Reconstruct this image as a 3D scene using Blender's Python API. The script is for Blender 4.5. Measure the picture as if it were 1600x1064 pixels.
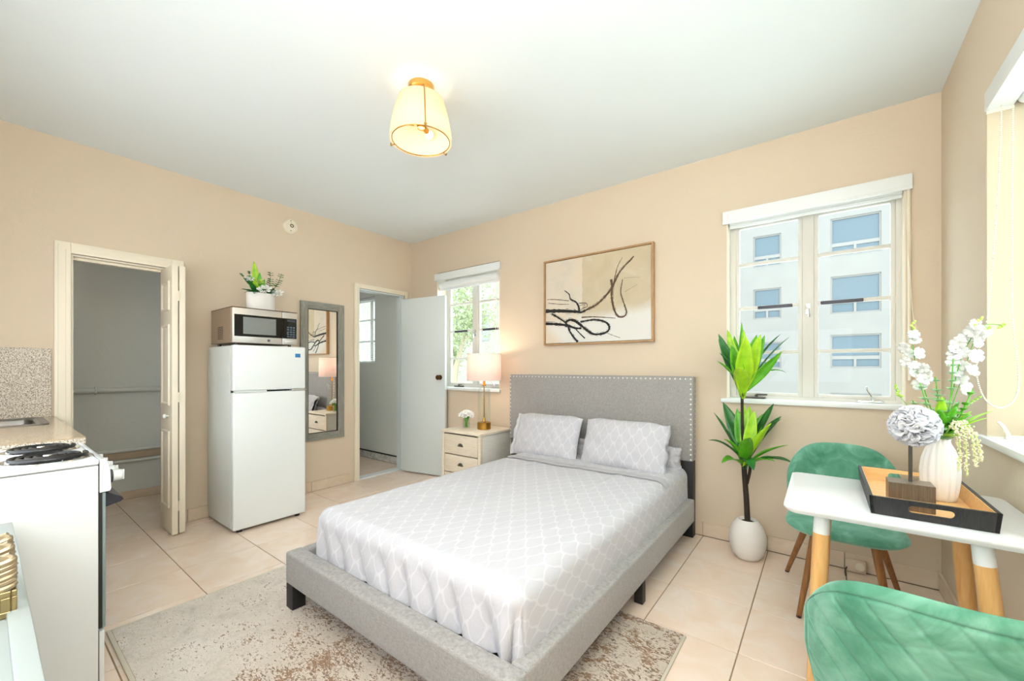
import bpy, bmesh, math, random
from math import sin, cos, pi, sqrt, radians
from mathutils import Vector, Matrix, noise

random.seed(7)
C = bpy.context.scene.collection
sc = bpy.context.scene
for o in list(bpy.data.objects):
    bpy.data.objects.remove(o)

W, H, WT = 4.40, 2.667, 0.20          # room width, ceiling height, wall thickness
YF = -3.56                            # inner face of the wall behind the camera


# ------------------------------------------------------------------ camera, sky, lights, exposure
cd = bpy.data.cameras.new('camera')
cam = bpy.data.objects.new('camera', cd)
C.objects.link(cam)
cam.location = (3.8915, -3.1187, 1.19)
cam.rotation_euler = (pi / 2, 0, 0.65201)
cd.sensor_width = 36
cd.lens = 634.12 / 1600 * 36
cd.shift_y = (574.52 - 532) / 1600
cd.clip_start = 0.02
sc.camera = cam

sc.view_settings.view_transform = 'Standard'
sc.view_settings.look = 'None'
sc.view_settings.gamma = 1
sc.view_settings.use_curve_mapping = False
sc.view_settings.exposure = 0.39

wd = bpy.data.worlds.new('sky')
sc.world = wd
wd.use_nodes = True
nt = wd.node_tree
bg = nt.nodes['Background']
bg.inputs['Color'].default_value = (0.81, 0.92, 1.0, 1)     # even white overcast
bg.inputs['Strength'].default_value = 5.0


def area(name, loc, rot, sx, sy, power, col=(1, 1, 1), portal=False):
    l = bpy.data.lights.new(name, 'AREA')
    l.shape = 'RECTANGLE'
    l.size, l.size_y, l.energy, l.color = sx, sy, power, col
    if portal:
        l.cycles.is_portal = True
    o = bpy.data.objects.new(name, l)
    C.objects.link(o)
    o.location, o.rotation_euler = loc, rot
    return o


# added fill: unseen soft panel behind the camera, and another bounced off the ceiling
area('fill_panel', (2.5, YF + 0.10, 1.35), (radians(90), 0, 0), 3.4, 0.7, 34, (0.84, 0.925, 1.0))
area('bounce_fill', (3.9, YF + 0.30, 2.05), (radians(180), 0, 0), 0.7, 0.4, 58, (0.82, 0.92, 1.0))
l = bpy.data.lights.new('bathroom_fill_light', 'POINT')  # unseen fill light, added to brighten the bathroom
l.energy, l.color, l.shadow_soft_size = 3.5, (1.0, 0.97, 0.92), 0.10
o = bpy.data.objects.new('bathroom_fill_light', l)
C.objects.link(o)
o.location = (-1.1, -1.2, 2.25)
l = bpy.data.lights.new('closet_fill_light', 'POINT')  # weak out-of-view fill added to lift the dark closet, no real bulb
l.energy, l.color, l.shadow_soft_size = 1.6, (1.0, 0.96, 0.9), 0.06
o = bpy.data.objects.new('closet_fill_light', l)
C.objects.link(o)
o.location = (-0.5, -3.15, 2.1)
# portals only guide the sky's own light through the three windows
area('sky_portal', (-1.04, 0.19, 1.68), (radians(-90), 0, 0), 0.62, 0.87, 1, portal=True)
area('sky_portal', (0.905, 0.19, 1.56), (radians(-90), 0, 0), 0.95, 1.25, 1, portal=True)
area('sky_portal', (3.815, 0.19, 1.56), (radians(-90), 0, 0), 0.95, 1.25, 1, portal=True)
area('sky_portal', (W + 0.19, -1.26, 1.6), (0, radians(90), 0), 1.4, 1.05, 1, portal=True)


# ------------------------------------------------------------------ materials
def lin(h):
    if not isinstance(h, str):
        return tuple(h)
    v = [int(h[i:i + 2], 16) / 255 for i in (0, 2, 4)]
    return tuple(c / 12.92 if c <= 0.04045 else ((c + 0.055) / 1.055) ** 2.4 for c in v)


class Mat:
    def __init__(s, name, col, rough=0.5, metal=0.0, spec=0.5, **kw):
        s.m = bpy.data.materials.new(name)
        s.m.use_nodes = True
        s.nt = s.m.node_tree
        s.n = s.nt.nodes
        s.b = s.n['Principled BSDF']
        s.set('Base Color', (*lin(col), 1))
        s.set('Roughness', rough)
        s.set('Metallic', metal)
        s.set('Specular IOR Level', spec)
        for k, v in kw.items():
            s.set(k.replace('_', ' '), v)

    def set(s, k, v):
        s.b.inputs[k].default_value = v

    def link(s, a, b):
        s.nt.links.new(a, b)

    def coord(s, kind='Object', scale=(1, 1, 1)):
        t = s.n.new('ShaderNodeTexCoord')
        m = s.n.new('ShaderNodeMapping')
        m.inputs['Scale'].default_value = scale
        s.link(t.outputs[kind], m.inputs['Vector'])
        return m.outputs['Vector']

    def world(s, scale=(1, 1, 1)):
        t = s.n.new('ShaderNodeNewGeometry')
        m = s.n.new('ShaderNodeMapping')
        m.inputs['Scale'].default_value = scale
        s.link(t.outputs['Position'], m.inputs['Vector'])
        return m.outputs['Vector']

    def noise(s, vec, scale, detail=3, rough=0.5, dist=0.0):
        t = s.n.new('ShaderNodeTexNoise')
        t.inputs['Scale'].default_value = scale
        t.inputs['Detail'].default_value = detail
        t.inputs['Roughness'].default_value = rough
        t.inputs['Distortion'].default_value = dist
        s.link(vec, t.inputs['Vector'])
        return t.outputs['Fac']

    def voro(s, vec, scale, out='Color'):
        t = s.n.new('ShaderNodeTexVoronoi')
        t.inputs['Scale'].default_value = scale
        s.link(vec, t.inputs['Vector'])
        return t.outputs[out]

    def ramp(s, fac, stops, interp='LINEAR'):
        r = s.n.new('ShaderNodeValToRGB')
        r.color_ramp.interpolation = interp
        e = r.color_ramp.elements
        while len(e) < len(stops):
            e.new(0.5)
        for el, (p, c) in zip(e, stops):
            el.position = p
            el.color = (*lin(c), 1)
        s.link(fac, r.inputs['Fac'])
        return r.outputs['Color']

    def math(s, op, a, b=None):
        t = s.n.new('ShaderNodeMath')
        t.operation = op
        for i, v in enumerate((a, b)):
            if v is None:
                continue
            if isinstance(v, (int, float)):
                t.inputs[i].default_value = v
            else:
                s.link(v, t.inputs[i])
        return t.outputs[0]

    def mix(s, fac, a, b, mode='MIX'):
        t = s.n.new('ShaderNodeMix')
        t.data_type = 'RGBA'
        t.blend_type = mode
        for k, v in ((0, fac), (6, a), (7, b)):
            if isinstance(v, (int, float)):
                t.inputs[k].default_value = v
            elif isinstance(v, (str, tuple)):
                t.inputs[k].default_value = (*lin(v), 1)
            else:
                s.link(v, t.inputs[k])
        return t.outputs[2]

    def color(s, out):
        s.link(out, s.b.inputs['Base Color'])
        return s

    def bump(s, fac, strength=0.2, dist=0.002):
        t = s.n.new('ShaderNodeBump')
        t.inputs['Strength'].default_value = strength
        t.inputs['Distance'].default_value = dist
        s.link(fac, t.inputs['Height'])
        s.link(t.outputs['Normal'], s.b.inputs['Normal'])
        return s


def plaster(name, col, col2, bump=0.35):
    m = Mat(name, col, 0.75, spec=0.25)
    v = m.world()
    m.color(m.mix(m.noise(v, 1.3, 3), col, col2))
    m.bump(m.math('ADD', m.noise(v, 34, 4, 0.6), m.noise(v, 7, 2)), bump, 0.004)
    return m.m


def wood(name, c1, c2, scale=(2, 24, 24), rough=0.5, bump=0.1):
    m = Mat(name, c1, rough)
    v = m.coord('Object', scale)
    f = m.noise(v, 3.0, 4, 0.6, 0.8)
    m.color(m.ramp(f, [(0.3, c1), (0.7, c2)]))
    m.bump(f, bump, 0.001)
    return m.m


def cloth(name, c1, c2, scale=420, bump=0.35, rough=0.9, sheen=0.2):
    m = Mat(name, c1, rough, spec=0.2, Sheen_Weight=sheen)
    v = m.coord('Object')
    a = m.noise(m.coord('Object', (1, 1, 0.12)), scale, 2, 0.7)
    b = m.noise(m.coord('Object', (0.12, 0.12, 1)), scale, 2, 0.7)
    f = m.math('MULTIPLY', m.math('ADD', a, b), 0.5)
    m.color(m.ramp(f, [(0.36, c1), (0.62, c2)]))
    m.bump(f, bump, 0.001)
    return m.m


def speckle(name, rough=0.25):
    m = Mat(name, 'BFB3A4', rough)
    v = m.coord('Object')
    c = m.ramp(m.noise(v, 190, 3, 0.75), [(0.30, '4E4238'), (0.42, '8E7F6E'), (0.50, 'C9BCAA'), (0.62, 'F1EBE0'), (0.72, 'A08C76')])
    m.color(c)
    return m.m


def glassmat(name, tint='F4F8F8', spots=False, glossy=0.12):
    m = bpy.data.materials.new(name)
    m.use_nodes = True
    n, l = m.node_tree.nodes, m.node_tree.links
    n.clear()
    out = n.new('ShaderNodeOutputMaterial')
    tr = n.new('ShaderNodeBsdfTransparent')
    tr.inputs['Color'].default_value = (*lin(tint), 1)
    gl = n.new('ShaderNodeBsdfGlossy')
    gl.inputs['Roughness'].default_value = 0.02
    fr = n.new('ShaderNodeLayerWeight')
    fr.inputs['Blend'].default_value = glossy
    mx = n.new('ShaderNodeMixShader')
    cap = n.new('ShaderNodeMath')
    cap.operation = 'MINIMUM'
    cap.inputs[1].default_value = 0.22
    l.new(fr.outputs['Fresnel'], cap.inputs[0])
    l.new(cap.outputs[0], mx.inputs[0])
    l.new(tr.outputs[0], mx.inputs[1])
    l.new(gl.outputs[0], mx.inputs[2])
    l.new(mx.outputs[0], out.inputs[0])
    return m


def glow(name, col, strength, base='FFF6E8'):
    m = Mat(name, base, 0.6)
    m.set('Emission Color', (*lin(col), 1))
    m.set('Emission Strength', strength)
    return m.m


MT = {}
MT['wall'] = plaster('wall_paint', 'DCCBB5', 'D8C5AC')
MT['ceil'] = plaster('ceiling_paint', 'E9EEED', 'E6EBEA', 0.15)
MT['grey_wall'] = plaster('grey_wall_paint', 'E4E6E0', 'DBDDD7')
MT['trim'] = Mat('cream_gloss_paint', 'EFE3CD', 0.35).m
MT['white_gloss'] = Mat('white_gloss_paint', 'EFF1EF', 0.3).m
MT['door_white'] = Mat('door_white_paint', 'E0E6E4', 0.35).m
MT['white_enamel'] = Mat('white_enamel', 'E4E5E3', 0.25).m
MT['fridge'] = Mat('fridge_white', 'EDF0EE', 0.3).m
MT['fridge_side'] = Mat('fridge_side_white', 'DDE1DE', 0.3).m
MT['black'] = Mat('black_plastic', '0E0E10', 0.35).m
MT['black_glass'] = Mat('black_glass', '08090A', 0.06).m
MT['dark_gap'] = Mat('dark_gap', '2A2622', 0.8).m
MT['steel'] = Mat('brushed_steel', 'D5CFC8', 0.3, 0.85).m
MT['steel_side'] = Mat('bronze_grey_sheet', 'A38E78', 0.45, 0.35).m
MT['stud'] = Mat('polished_stud', 'EDE9E2', 0.3, 0.55).m
MT['chrome'] = Mat('chrome', 'D8D8D6', 0.15, 1.0).m
MT['gold'] = Mat('brushed_gold', 'D8AE62', 0.3, 1.0).m
MT['brass'] = Mat('aged_brass', 'B98B3F', 0.28, 1.0).m
MT['old_gold'] = Mat('antique_gold', 'A8956A', 0.35, 0.9).m
MT['bronze'] = Mat('dark_bronze', '6A4B2A', 0.35, 0.9).m
MT['pewter'] = Mat('dark_pewter', '5C564E', 0.4, 0.8).m
MT['navy'] = Mat('navy_plastic', '1E2029', 0.4).m
MT['frame_metal'] = Mat('painted_window_steel', 'DDD8CE', 0.4).m
MT['latch'] = Mat('dark_latch', '45434A', 0.4, 0.3).m
MT['glass'] = glassmat('window_glass')
MT['clear'] = glassmat('clear_glass', 'FAFCFA', glossy=0.25)
m = Mat('mirror_silver', 'F4F4F2', 0.0, 1.0)
MT['mirror'] = m.m

# floor tiles: peach marble with soft veins, one material, broken up by each tile's random value
m = Mat('peach_tile', 'E8D0B8', 0.10)
oi = m.n.new('ShaderNodeObjectInfo')
ad = m.n.new('ShaderNodeVectorMath')
ad.operation = 'ADD'
cx_ = m.n.new('ShaderNodeCombineXYZ')
m.link(m.math('MULTIPLY', oi.outputs['Random'], 40), cx_.inputs['X'])
m.link(m.world(), ad.inputs[0])
m.link(cx_.outputs[0], ad.inputs[1])
f = m.noise(ad.outputs[0], 5, 5, 0.6, 1.2)
c = m.ramp(f, [(0.30, 'F4DAC3'), (0.5, 'F8E2CF'), (0.68, 'FBEADD')])
c2 = m.mix(m.math('MULTIPLY', oi.outputs['Random'], 0.30), c, 'F4DAC5')
m.color(c2)
MT['tile'] = m.m
m = Mat('base_tile', 'E6D2BC', 0.25)
m.color(m.ramp(m.noise(m.world(), 6, 4, 0.6, 1), [(0.3, 'DCC5AA'), (0.7, 'E8D5BF')]))
MT['base_tile'] = m.m
MT['grout'] = Mat('grout', '9C8065', 0.9).m
m = Mat('grey_marble', 'D8D4CE', 0.2)
m.color(m.ramp(m.noise(m.world(), 8, 5, 0.6, 2), [(0.35, 'B9B6B0'), (0.55, 'DBD8D2'), (0.8, 'E8E5DF')]))
MT['marble'] = m.m

MT['granite'] = speckle('speckled_granite')
MT['granite_top'] = Mat('brown_laminate', 'B39C80', 0.16).m
_g = Mat('granite_counter', 'B7A083', 0.14)
_g.color(_g.mix(0.35, _g.ramp(_g.noise(_g.coord(), 190, 3, 0.75), [(0.3, '6E5C48'), (0.5, 'B49C7E'), (0.7, 'D8C8AE')]), 'B39A7C'))
MT['granite_top'] = _g.m

MT['linen'] = cloth('grey_linen', '8B8682', 'ABA6A2', 520, 0.25)
MT['black_wood'] = wood('black_wood', '161412', '221F1C')
MT['oak'] = wood('light_oak', 'E3B678', 'D39C58', (24, 24, 2), 0.4)
MT['walnut'] = wood('walnut_leg', 'A2703F', '7E5027', (24, 24, 2), 0.45)
MT['whitewash'] = wood('whitewashed_wood', 'EFE3D0', 'DFCDB2', (3, 3, 40), 0.5, 0.25)
MT['whitewash_side'] = wood('whitewashed_grey_side', 'E9E5DC', 'D9D3C7', (3, 3, 40), 0.5, 0.25)
MT['grey_wood'] = wood('weathered_grey_wood', '77756C', 'A09C90', (30, 30, 3), 0.7, 0.5)
MT['grey_wood_h'] = wood('weathered_grey_wood_across', '77756C', 'A09C90', (30, 3, 30), 0.7, 0.5)
MT['frame_oak'] = wood('picture_frame_oak', 'BC9368', 'A67E54', (3, 3, 3), 0.5)
MT['tray_black'] = wood('black_grained_tray', '0C0B0B', '2E2C2B', (120, 120, 3), 0.5, 0.6)
MT['tray_wood'] = wood('tray_inside_wood', 'E9BE82', 'DDA866', (4, 30, 30), 0.45)
MT['brushed_bronze'] = wood('brushed_bronze', '8C7A66', '6A5846', (160, 160, 3), 0.3, 0.2)
MT['brushed_bronze'].node_tree.nodes['Principled BSDF'].inputs['Metallic'].default_value = 0.6
MT['table_white'] = Mat('satin_white_top', 'F4F4F4', 0.2).m
MT['sidetable_white'] = Mat('pale_white_lacquer', '9CA29E', 0.4).m
MT['ceramic'] = Mat('white_ceramic', 'F1ECE6', 0.45).m
MT['pot_white'] = Mat('matt_white_pot', 'EFE9E2', 0.7).m
MT['soil'] = Mat('dark_soil', '1F1A12', 0.95).m

m = Mat('green_velvet', '4FA283', 0.75, spec=0.25, Sheen_Weight=0.7, Sheen_Roughness=0.4)
m.set('Sheen Tint', (*lin('C8F5E4'), 1))
v = m.coord('Object')
f = m.noise(v, 9, 4, 0.6, 0.8)
m.color(m.ramp(f, [(0.30, '3B775C'), (0.5, '578F74'), (0.70, '7BAC94')]))
m.bump(m.noise(v, 600, 2), 0.12, 0.001)
MT['velvet'] = m.m


def leafmat(name, c1, c2, rough=0.35, trans=0.15):
    m = Mat(name, c1, rough)
    m.color(m.ramp(m.noise(m.coord('Object', (1, 1, 1)), 22, 3), [(0.3, c1), (0.7, c2)]))
    m.set('Subsurface Weight', trans)
    m.set('Subsurface Radius', (0.02, 0.03, 0.01))
    return m.m


MT['leaf_bright'] = leafmat('leaf_bright', '8CC21E', 'B5DA2A')
MT['leaf_mid'] = leafmat('leaf_mid', '4C9A1C', '6BB726')
MT['leaf_dark'] = leafmat('leaf_dark', '1C5A22', '2F7A2C')
MT['leaf_pale'] = leafmat('leaf_pale', 'A9C98A', '7FB08A')
MT['leaf_yellow'] = leafmat('leaf_yellow', 'C9DE6E', 'A8CE48')
MT['bark'] = wood('dark_bark', '3A2C1C', '1F170E', (30, 30, 6), 0.8, 0.6)
MT['petal'] = leafmat('white_petal', 'CBC9C1', 'D8D6CF', 0.65, 0.05)
MT['rose_white'] = leafmat('rose_white', 'F3F0E6', 'FAF8F2', 0.6, 0.15)
MT['petal_cool'] = leafmat('grey_white_petal', 'D2D0D3', 'DEDDDF', 0.7, 0.05)
MT['petal_cream'] = leafmat('cream_catkin', 'F0E6C8', 'E2D9A8', 0.7, 0.1)

# woven bed linen: pale grey with a white ogee lattice, laid out on UV in metres
def ogee(name, c_in, c_line):
    m = Mat(name, c_in, 0.85, spec=0.2, Sheen_Weight=0.15)
    uv = m.coord('UV')
    sp = m.n.new('ShaderNodeSeparateXYZ')
    m.link(uv, sp.inputs[0])
    K = 2 * pi / 0.085
    u = m.math('MULTIPLY', sp.outputs['X'], K)
    v = m.math('MULTIPLY', sp.outputs['Y'], K * 0.72)
    u2 = m.math('ADD', u, m.math('MULTIPLY', m.math('SINE', m.math('MULTIPLY', v, 2.0)), 0.0))
    g = m.math('ADD', m.math('COSINE', u2), m.math('MULTIPLY', m.math('COSINE', v), 0.8))
    g = m.math('ABSOLUTE', m.math('ADD', g, m.math('MULTIPLY', m.math('SINE', m.math('MULTIPLY', v, 3)), 0.12)))
    l = m.ramp(g, [(0.14, (1, 1, 1)), (0.30, (0, 0, 0))])
    base = m.mix(m.noise(uv, 140, 3, 0.7), c_in, 'CAC7CA')
    m.color(m.mix(l, base, c_line))
    m.bump(m.math('ADD', m.noise(uv, 12, 4, 0.6, 0.6), m.math('MULTIPLY', m.noise(uv, 500, 2), 0.15)), 0.35, 0.006)
    return m.m


MT['sheet'] = ogee('patterned_bed_linen', 'BDBABE', 'CFCCCF')
MT['plain_sheet'] = Mat('plain_bed_linen', 'BAB7BA', 0.9, spec=0.2).m

# distressed rug: grey-beige ground, worn brown flecks gathered in drifts under the bed and along one edge
m = Mat('distressed_rug', 'D8CBB8', 0.95, spec=0.1)
v = m.world()
sep = m.n.new('ShaderNodeSeparateXYZ')
m.link(v, sep.inputs[0])
big = m.noise(v, 1.6, 3, 0.55)
mid = m.noise(v, 8, 5, 0.7, 0.8)
fine = m.noise(m.world((1, 2.0, 1)), 58, 5, 0.72, 0.9)
mott = m.math('ADD', m.math('MULTIPLY', mid, 0.6), m.math('MULTIPLY', fine, 0.4))
base = m.ramp(mott, [(0.36, 'C8BDB2'), (0.46, 'DED2C7'), (0.55, 'ECE1D7'), (0.66, 'D8D2CD')])
drift = m.math('ADD', m.math('MULTIPLY', sep.outputs['X'], 0.55), m.math('MULTIPLY', sep.outputs['Y'], 0.28))
drift = m.math('ADD', drift, m.math('MULTIPLY', big, 0.75))
cover = m.ramp(drift, [(0.62, (0, 0, 0)), (0.98, (1, 1, 1))])
flecks = m.math('ADD', m.math('ADD', m.math('MULTIPLY', fine, 0.62), m.math('MULTIPLY', mid, 0.38)), m.math('MULTIPLY', cover, 0.065))
brown = m.ramp(flecks, [(0.560, (0, 0, 0)), (0.592, (1, 1, 1))])
tint = m.mix(m.math('MULTIPLY', cover, 0.40), base, 'C2AC92')
m.color(m.mix(m.math('MULTIPLY', brown, 0.85), tint, m.ramp(mid, [(0.38, '452C1C'), (0.6, '8A6443')])))
m.bump(m.noise(v, 300, 3), 0.5, 0.003)
MT['rug'] = m.m
MT['rug_edge'] = Mat('rug_binding', 'D2C8B6', 0.9).m

m = Mat('canvas_print', 'EADBC6', 0.8)
uv = m.coord('UV')
sp = m.n.new('ShaderNodeSeparateXYZ')
m.link(uv, sp.inputs[0])
n1 = m.noise(uv, 3.0, 4, 0.6, 0.6)
left = m.ramp(n1, [(0.3, 'CBC2B3'), (0.5, 'D8CBB7'), (0.7, 'DDC6B0')])
right = m.ramp(n1, [(0.35, 'C2B193'), (0.6, 'CAB99D'), (0.75, 'D5C9B4')])
isr = m.ramp(m.math('ADD', sp.outputs['X'], m.math('MULTIPLY', m.noise(uv, 14, 2), 0.02)), [(0.505, (0, 0, 0)), (0.515, (1, 1, 1))])
col = m.mix(isr, left, right)
isb = m.ramp(m.math('ADD', m.math('ADD', sp.outputs['Y'], m.math('MULTIPLY', n1, 0.25)), m.math('MULTIPLY', sp.outputs['X'], -0.12)),
             [(0.27, (1, 1, 1)), (0.40, (0, 0, 0))])
col = m.mix(isb, col, 'DFDBD3')
ispe = m.ramp(m.math('ADD', m.math('ADD', sp.outputs['Y'], sp.outputs['X']), m.math('MULTIPLY', n1, 0.1)), [(0.17, (1, 1, 1)), (0.36, (0, 0, 0))])
col = m.mix(m.math('MULTIPLY', ispe, 0.8), col, 'D9C2A5')
m.color(col)
m.bump(m.noise(uv, 300, 2), 0.2, 0.001)
MT['canvas'] = m.m
m = Mat('ink_black', '1A1512', 0.7)
MT['ink'] = m.m
MT['ink_brown'] = Mat('ink_brown', '5A452F', 0.7).m
MT['ink_grey'] = Mat('ink_grey', '8E8474', 0.7).m


# ------------------------------------------------------------------ mesh helpers
ORG = {}


class B:
    """collects shapes in world coordinates, then links them as ONE mesh object"""
    def __init__(s):
        s.bm = bmesh.new()
        s.uv = s.bm.loops.layers.uv.new('UVMap')

    def box(s, x0, x1, y0, y1, z0, z1, bev=0.0, seg=2, mat=None):
        vs = [s.bm.verts.new((x, y, z)) for x in (x0, x1) for y in (y0, y1) for z in (z0, z1)]
        F = [(0, 1, 3, 2), (4, 6, 7, 5), (0, 4, 5, 1), (2, 3, 7, 6), (0, 2, 6, 4), (1, 5, 7, 3)]
        fs = [s.bm.faces.new([vs[i] for i in f]) for f in F]
        if mat is not None:
            for v in vs:
                v.co = mat @ v.co
        if bev > 0:
            ed = list({e for f in fs for e in f.edges})
            bmesh.ops.bevel(s.bm, geom=ed, offset=bev, segments=seg, profile=0.6, affect='EDGES', clamp_overlap=True)
        return s

    def ring(s, pts):
        return [s.bm.verts.new(p) for p in pts]

    def skin(s, rings, close_u=True, cap0=False, cap1=False):
        for a, b in zip(rings, rings[1:]):
            n = len(a)
            for i in range(n if close_u else n - 1):
                j = (i + 1) % n
                try:
                    s.bm.faces.new((a[i], a[j], b[j], b[i]))
                except ValueError:
                    pass
        if cap0:
            s.bm.faces.new(rings[0][::-1])
        if cap1:
            s.bm.faces.new(rings[-1])
        return s

    def tube(s, pts, r, n=8, closed=False, caps=True, flat=None):
        pts = [Vector(p) for p in pts]
        N = len(pts)
        rs = [r] * N if isinstance(r, (int, float)) else list(r)
        rings = []
        up = None
        for i, p in enumerate(pts):
            if closed:
                t = pts[(i + 1) % N] - pts[i - 1]
            else:
                t = pts[min(i + 1, N - 1)] - pts[max(i - 1, 0)]
            t.normalize()
            if up is None:
                up = Vector((0, 0, 1)) if abs(t.z) < 0.9 else Vector((1, 0, 0))
            sd = t.cross(up)
            if sd.length < 1e-5:
                sd = t.orthogonal()
            sd.normalize()
            up = sd.cross(t).normalized()
            rings.append(s.ring([p + sd * (rs[i] * cos(2 * pi * k / n)) + up * (rs[i] * (flat or 1) * sin(2 * pi * k / n)) for k in range(n)]))
        if closed:
            rings.append(rings[0])
            s.skin(rings)
        else:
            s.skin(rings, True, caps, caps)
        return s

    def cyl(s, p0, p1, r0, r1=None, n=20, caps=True):
        return s.tube([p0, p1], [r0, r0 if r1 is None else r1], n, caps=caps)

    def lathe(s, prof, c=(0, 0, 0), n=36, mat=None, flute=0, depth=0.0, fl0=0, fl1=1, caps=True):
        rings = []
        zs = [p[1] for p in prof]
        z0, z1 = min(zs), max(zs)
        for r, z in prof:
            pts = []
            for k in range(n):
                a = 2 * pi * k / n
                rr = r
                if flute:
                    rr = r * (1 - depth * abs(sin(a * flute / 2)) ** 0.7 * 0 - depth * (0.5 - 0.5 * cos(a * flute)))
                p = Vector((rr * cos(a), rr * sin(a), z))
                if mat is not None:
                    p = mat @ p
                pts.append(p + Vector(c))
            rings.append(s.ring(pts))
        s.skin(rings, True, caps and prof[0][0] > 1e-4, caps and prof[-1][0] > 1e-4)
        return s

    def ball(s, c, r, n=12, m=8, sc=(1, 1, 1), mat=None):
        prof = [(max(1e-5, r * sin(pi * i / m)), -r * cos(pi * i / m)) for i in range(m + 1)]
        rings = []
        for rr, z in prof:
            ring = []
            for k in range(n):
                p = Vector((rr * cos(2 * pi * k / n) * sc[0], rr * sin(2 * pi * k / n) * sc[1], z * sc[2]))
                if mat is not None:
                    p = mat @ p
                ring.append(p + Vector(c))
            rings.append(s.ring(ring))
        s.skin(rings)
        return s

    def grid(s, fn, nu, nv, uvfn=None, wrap=False):
        vs = [[s.bm.verts.new(fn(i / nu, j / nv)) for j in range(nv + 1)] for i in range(nu + 1)]
        for i in range(nu):
            for j in range(nv):
                f = s.bm.faces.new((vs[i][j], vs[i + 1][j], vs[i + 1][j + 1], vs[i][j + 1]))
                if uvfn:
                    for l, (a, b) in zip(f.loops, ((i, j), (i + 1, j), (i + 1, j + 1), (i, j + 1))):
                        l[s.uv].uv = uvfn(a / nu, b / nv)
        return vs

    def prism(s, poly, f0, f1):
        """poly: 2-D outline; f0, f1 map a 2-D point onto the two end faces"""
        a = s.ring([f0(*p) for p in poly])
        b = s.ring([f1(*p) for p in poly])
        s.skin([a, b])
        s.bm.faces.new(a[::-1])
        s.bm.faces.new(b)
        return s

    def done(s, name, mat, parent=None, smooth=35, merge=0.0, label=None, cat=None, group=None, kind=None, flip=True, origin=None):
        if merge:
            bmesh.ops.remove_doubles(s.bm, verts=s.bm.verts, dist=merge)
        if flip:
            bmesh.ops.recalc_face_normals(s.bm, faces=s.bm.faces)
        co = [v.co for v in s.bm.verts]
        lo = Vector([min(c[i] for c in co) for i in range(3)])
        hi = Vector([max(c[i] for c in co) for i in range(3)])
        org = Vector(origin) if origin is not None else Vector(((lo.x + hi.x) / 2, (lo.y + hi.y) / 2, lo.z if parent is None else (lo.z + hi.z) / 2))
        bmesh.ops.translate(s.bm, verts=s.bm.verts, vec=-org)
        me = bpy.data.meshes.new(name)
        s.bm.to_mesh(me)
        s.bm.free()
        me.materials.append(MT[mat] if isinstance(mat, str) else mat)
        if smooth:
            me.shade_smooth()
            me.set_sharp_from_angle(angle=radians(smooth))
        o = bpy.data.objects.new(name, me)
        C.objects.link(o)
        ORG[o] = org
        if parent is not None:
            o.parent = parent
            o.location = org - ORG[parent]
        else:
            o.location = org
        tag(o, label, cat, group, kind)
        return o


def tag(o, label=None, cat=None, group=None, kind=None):
    for k, v in (('label', label), ('category', cat), ('group', group), ('kind', kind)):
        if v is not None:
            o[k] = v
    return o


def thing(name, loc, label, cat, group=None, kind=None):
    o = bpy.data.objects.new(name, None)
    o.empty_display_size = 0.05
    C.objects.link(o)
    o.location = loc
    ORG[o] = Vector(loc)
    return tag(o, label, cat, group, kind)


def struct(b, name, mat, label=None):
    return b.done(name, mat, kind='structure', smooth=0)


def copy_tree(o, parent=None):
    c = o.copy()
    C.objects.link(c)
    if parent is not None:
        c.parent = parent
    for ch in list(o.children):
        copy_tree(ch, c)
    return c


def place(src, name, loc, parent, rot=None, scale=None):
    """a copy of a mesh part that shares its data, at a world place under its parent"""
    o = src.copy()
    o.name = name
    C.objects.link(o)
    o.parent = parent
    o.location = Vector(loc) - ORG[parent]
    if rot is not None:
        o.rotation_euler = rot
    if scale is not None:
        o.scale = scale
    ORG[o] = Vector(loc)
    return o


def holed(u0, u1, v0, v1, holes):
    us = sorted({u0, u1, *[h[0] for h in holes], *[h[1] for h in holes]})
    out = []
    for a, b in zip(us, us[1:]):
        cuts = sorted((h[2], h[3]) for h in holes if h[0] <= a + 1e-6 and h[1] >= b - 1e-6)
        z = v0
        for c0, c1 in cuts:
            if c0 > z:
                out.append((a, b, z, c0))
            z = c1
        if z < v1:
            out.append((a, b, z, v1))
    return out


def sm(t):
    t = max(0.0, min(1.0, t))
    return t * t * (3 - 2 * t)


def nz(x, y, z=0.0):
    return noise.noise(Vector((x, y, z)))


# ------------------------------------------------------------------ the shell
WIN1 = (0.45, 1.36, 0.97, 2.25)
WIN3 = (3.371, 4.262, 0.975, 2.25)
WIN4 = (-1.35, -0.735, 1.25, 2.12)       # the bathroom's own window
CL = (-2.762, -2.245, 0.0, 1.932)        # closet opening in the left wall (y0, y1, z0, z1)
BA = (-0.697, -0.112, 0.0, 2.03)         # bathroom opening
WIN2 = (-1.78, -0.742, 0.92, 2.262)

b = B()
for u0, u1, v0, v1 in holed(0, W + WT, 0, H, [WIN1, WIN3]):
    b.box(u0, u1, 0, WT, v0, v1)
struct(b, 'wall_back', 'wall')
b = B()
for u0, u1, v0, v1 in holed(YF, 0, 0, H, [CL, BA]):
    b.box(-0.11, 0, u0, u1, v0, v1)
struct(b, 'wall_left', 'wall')
b = B()
for u0, u1, v0, v1 in holed(YF, 0, 0, H, [WIN2]):
    b.box(W, W + WT, u0, u1, v0, v1)
struct(b, 'wall_right', 'wall')
b = B()
b.box(-0.11, W + WT, YF - 0.1, YF, 0, H)
struct(b, 'wall_front', 'wall')
b = B()
b.box(-0.11, W + WT, YF - 0.1, WT, H, H + 0.1)
struct(b, 'ceiling', 'ceil')

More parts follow.
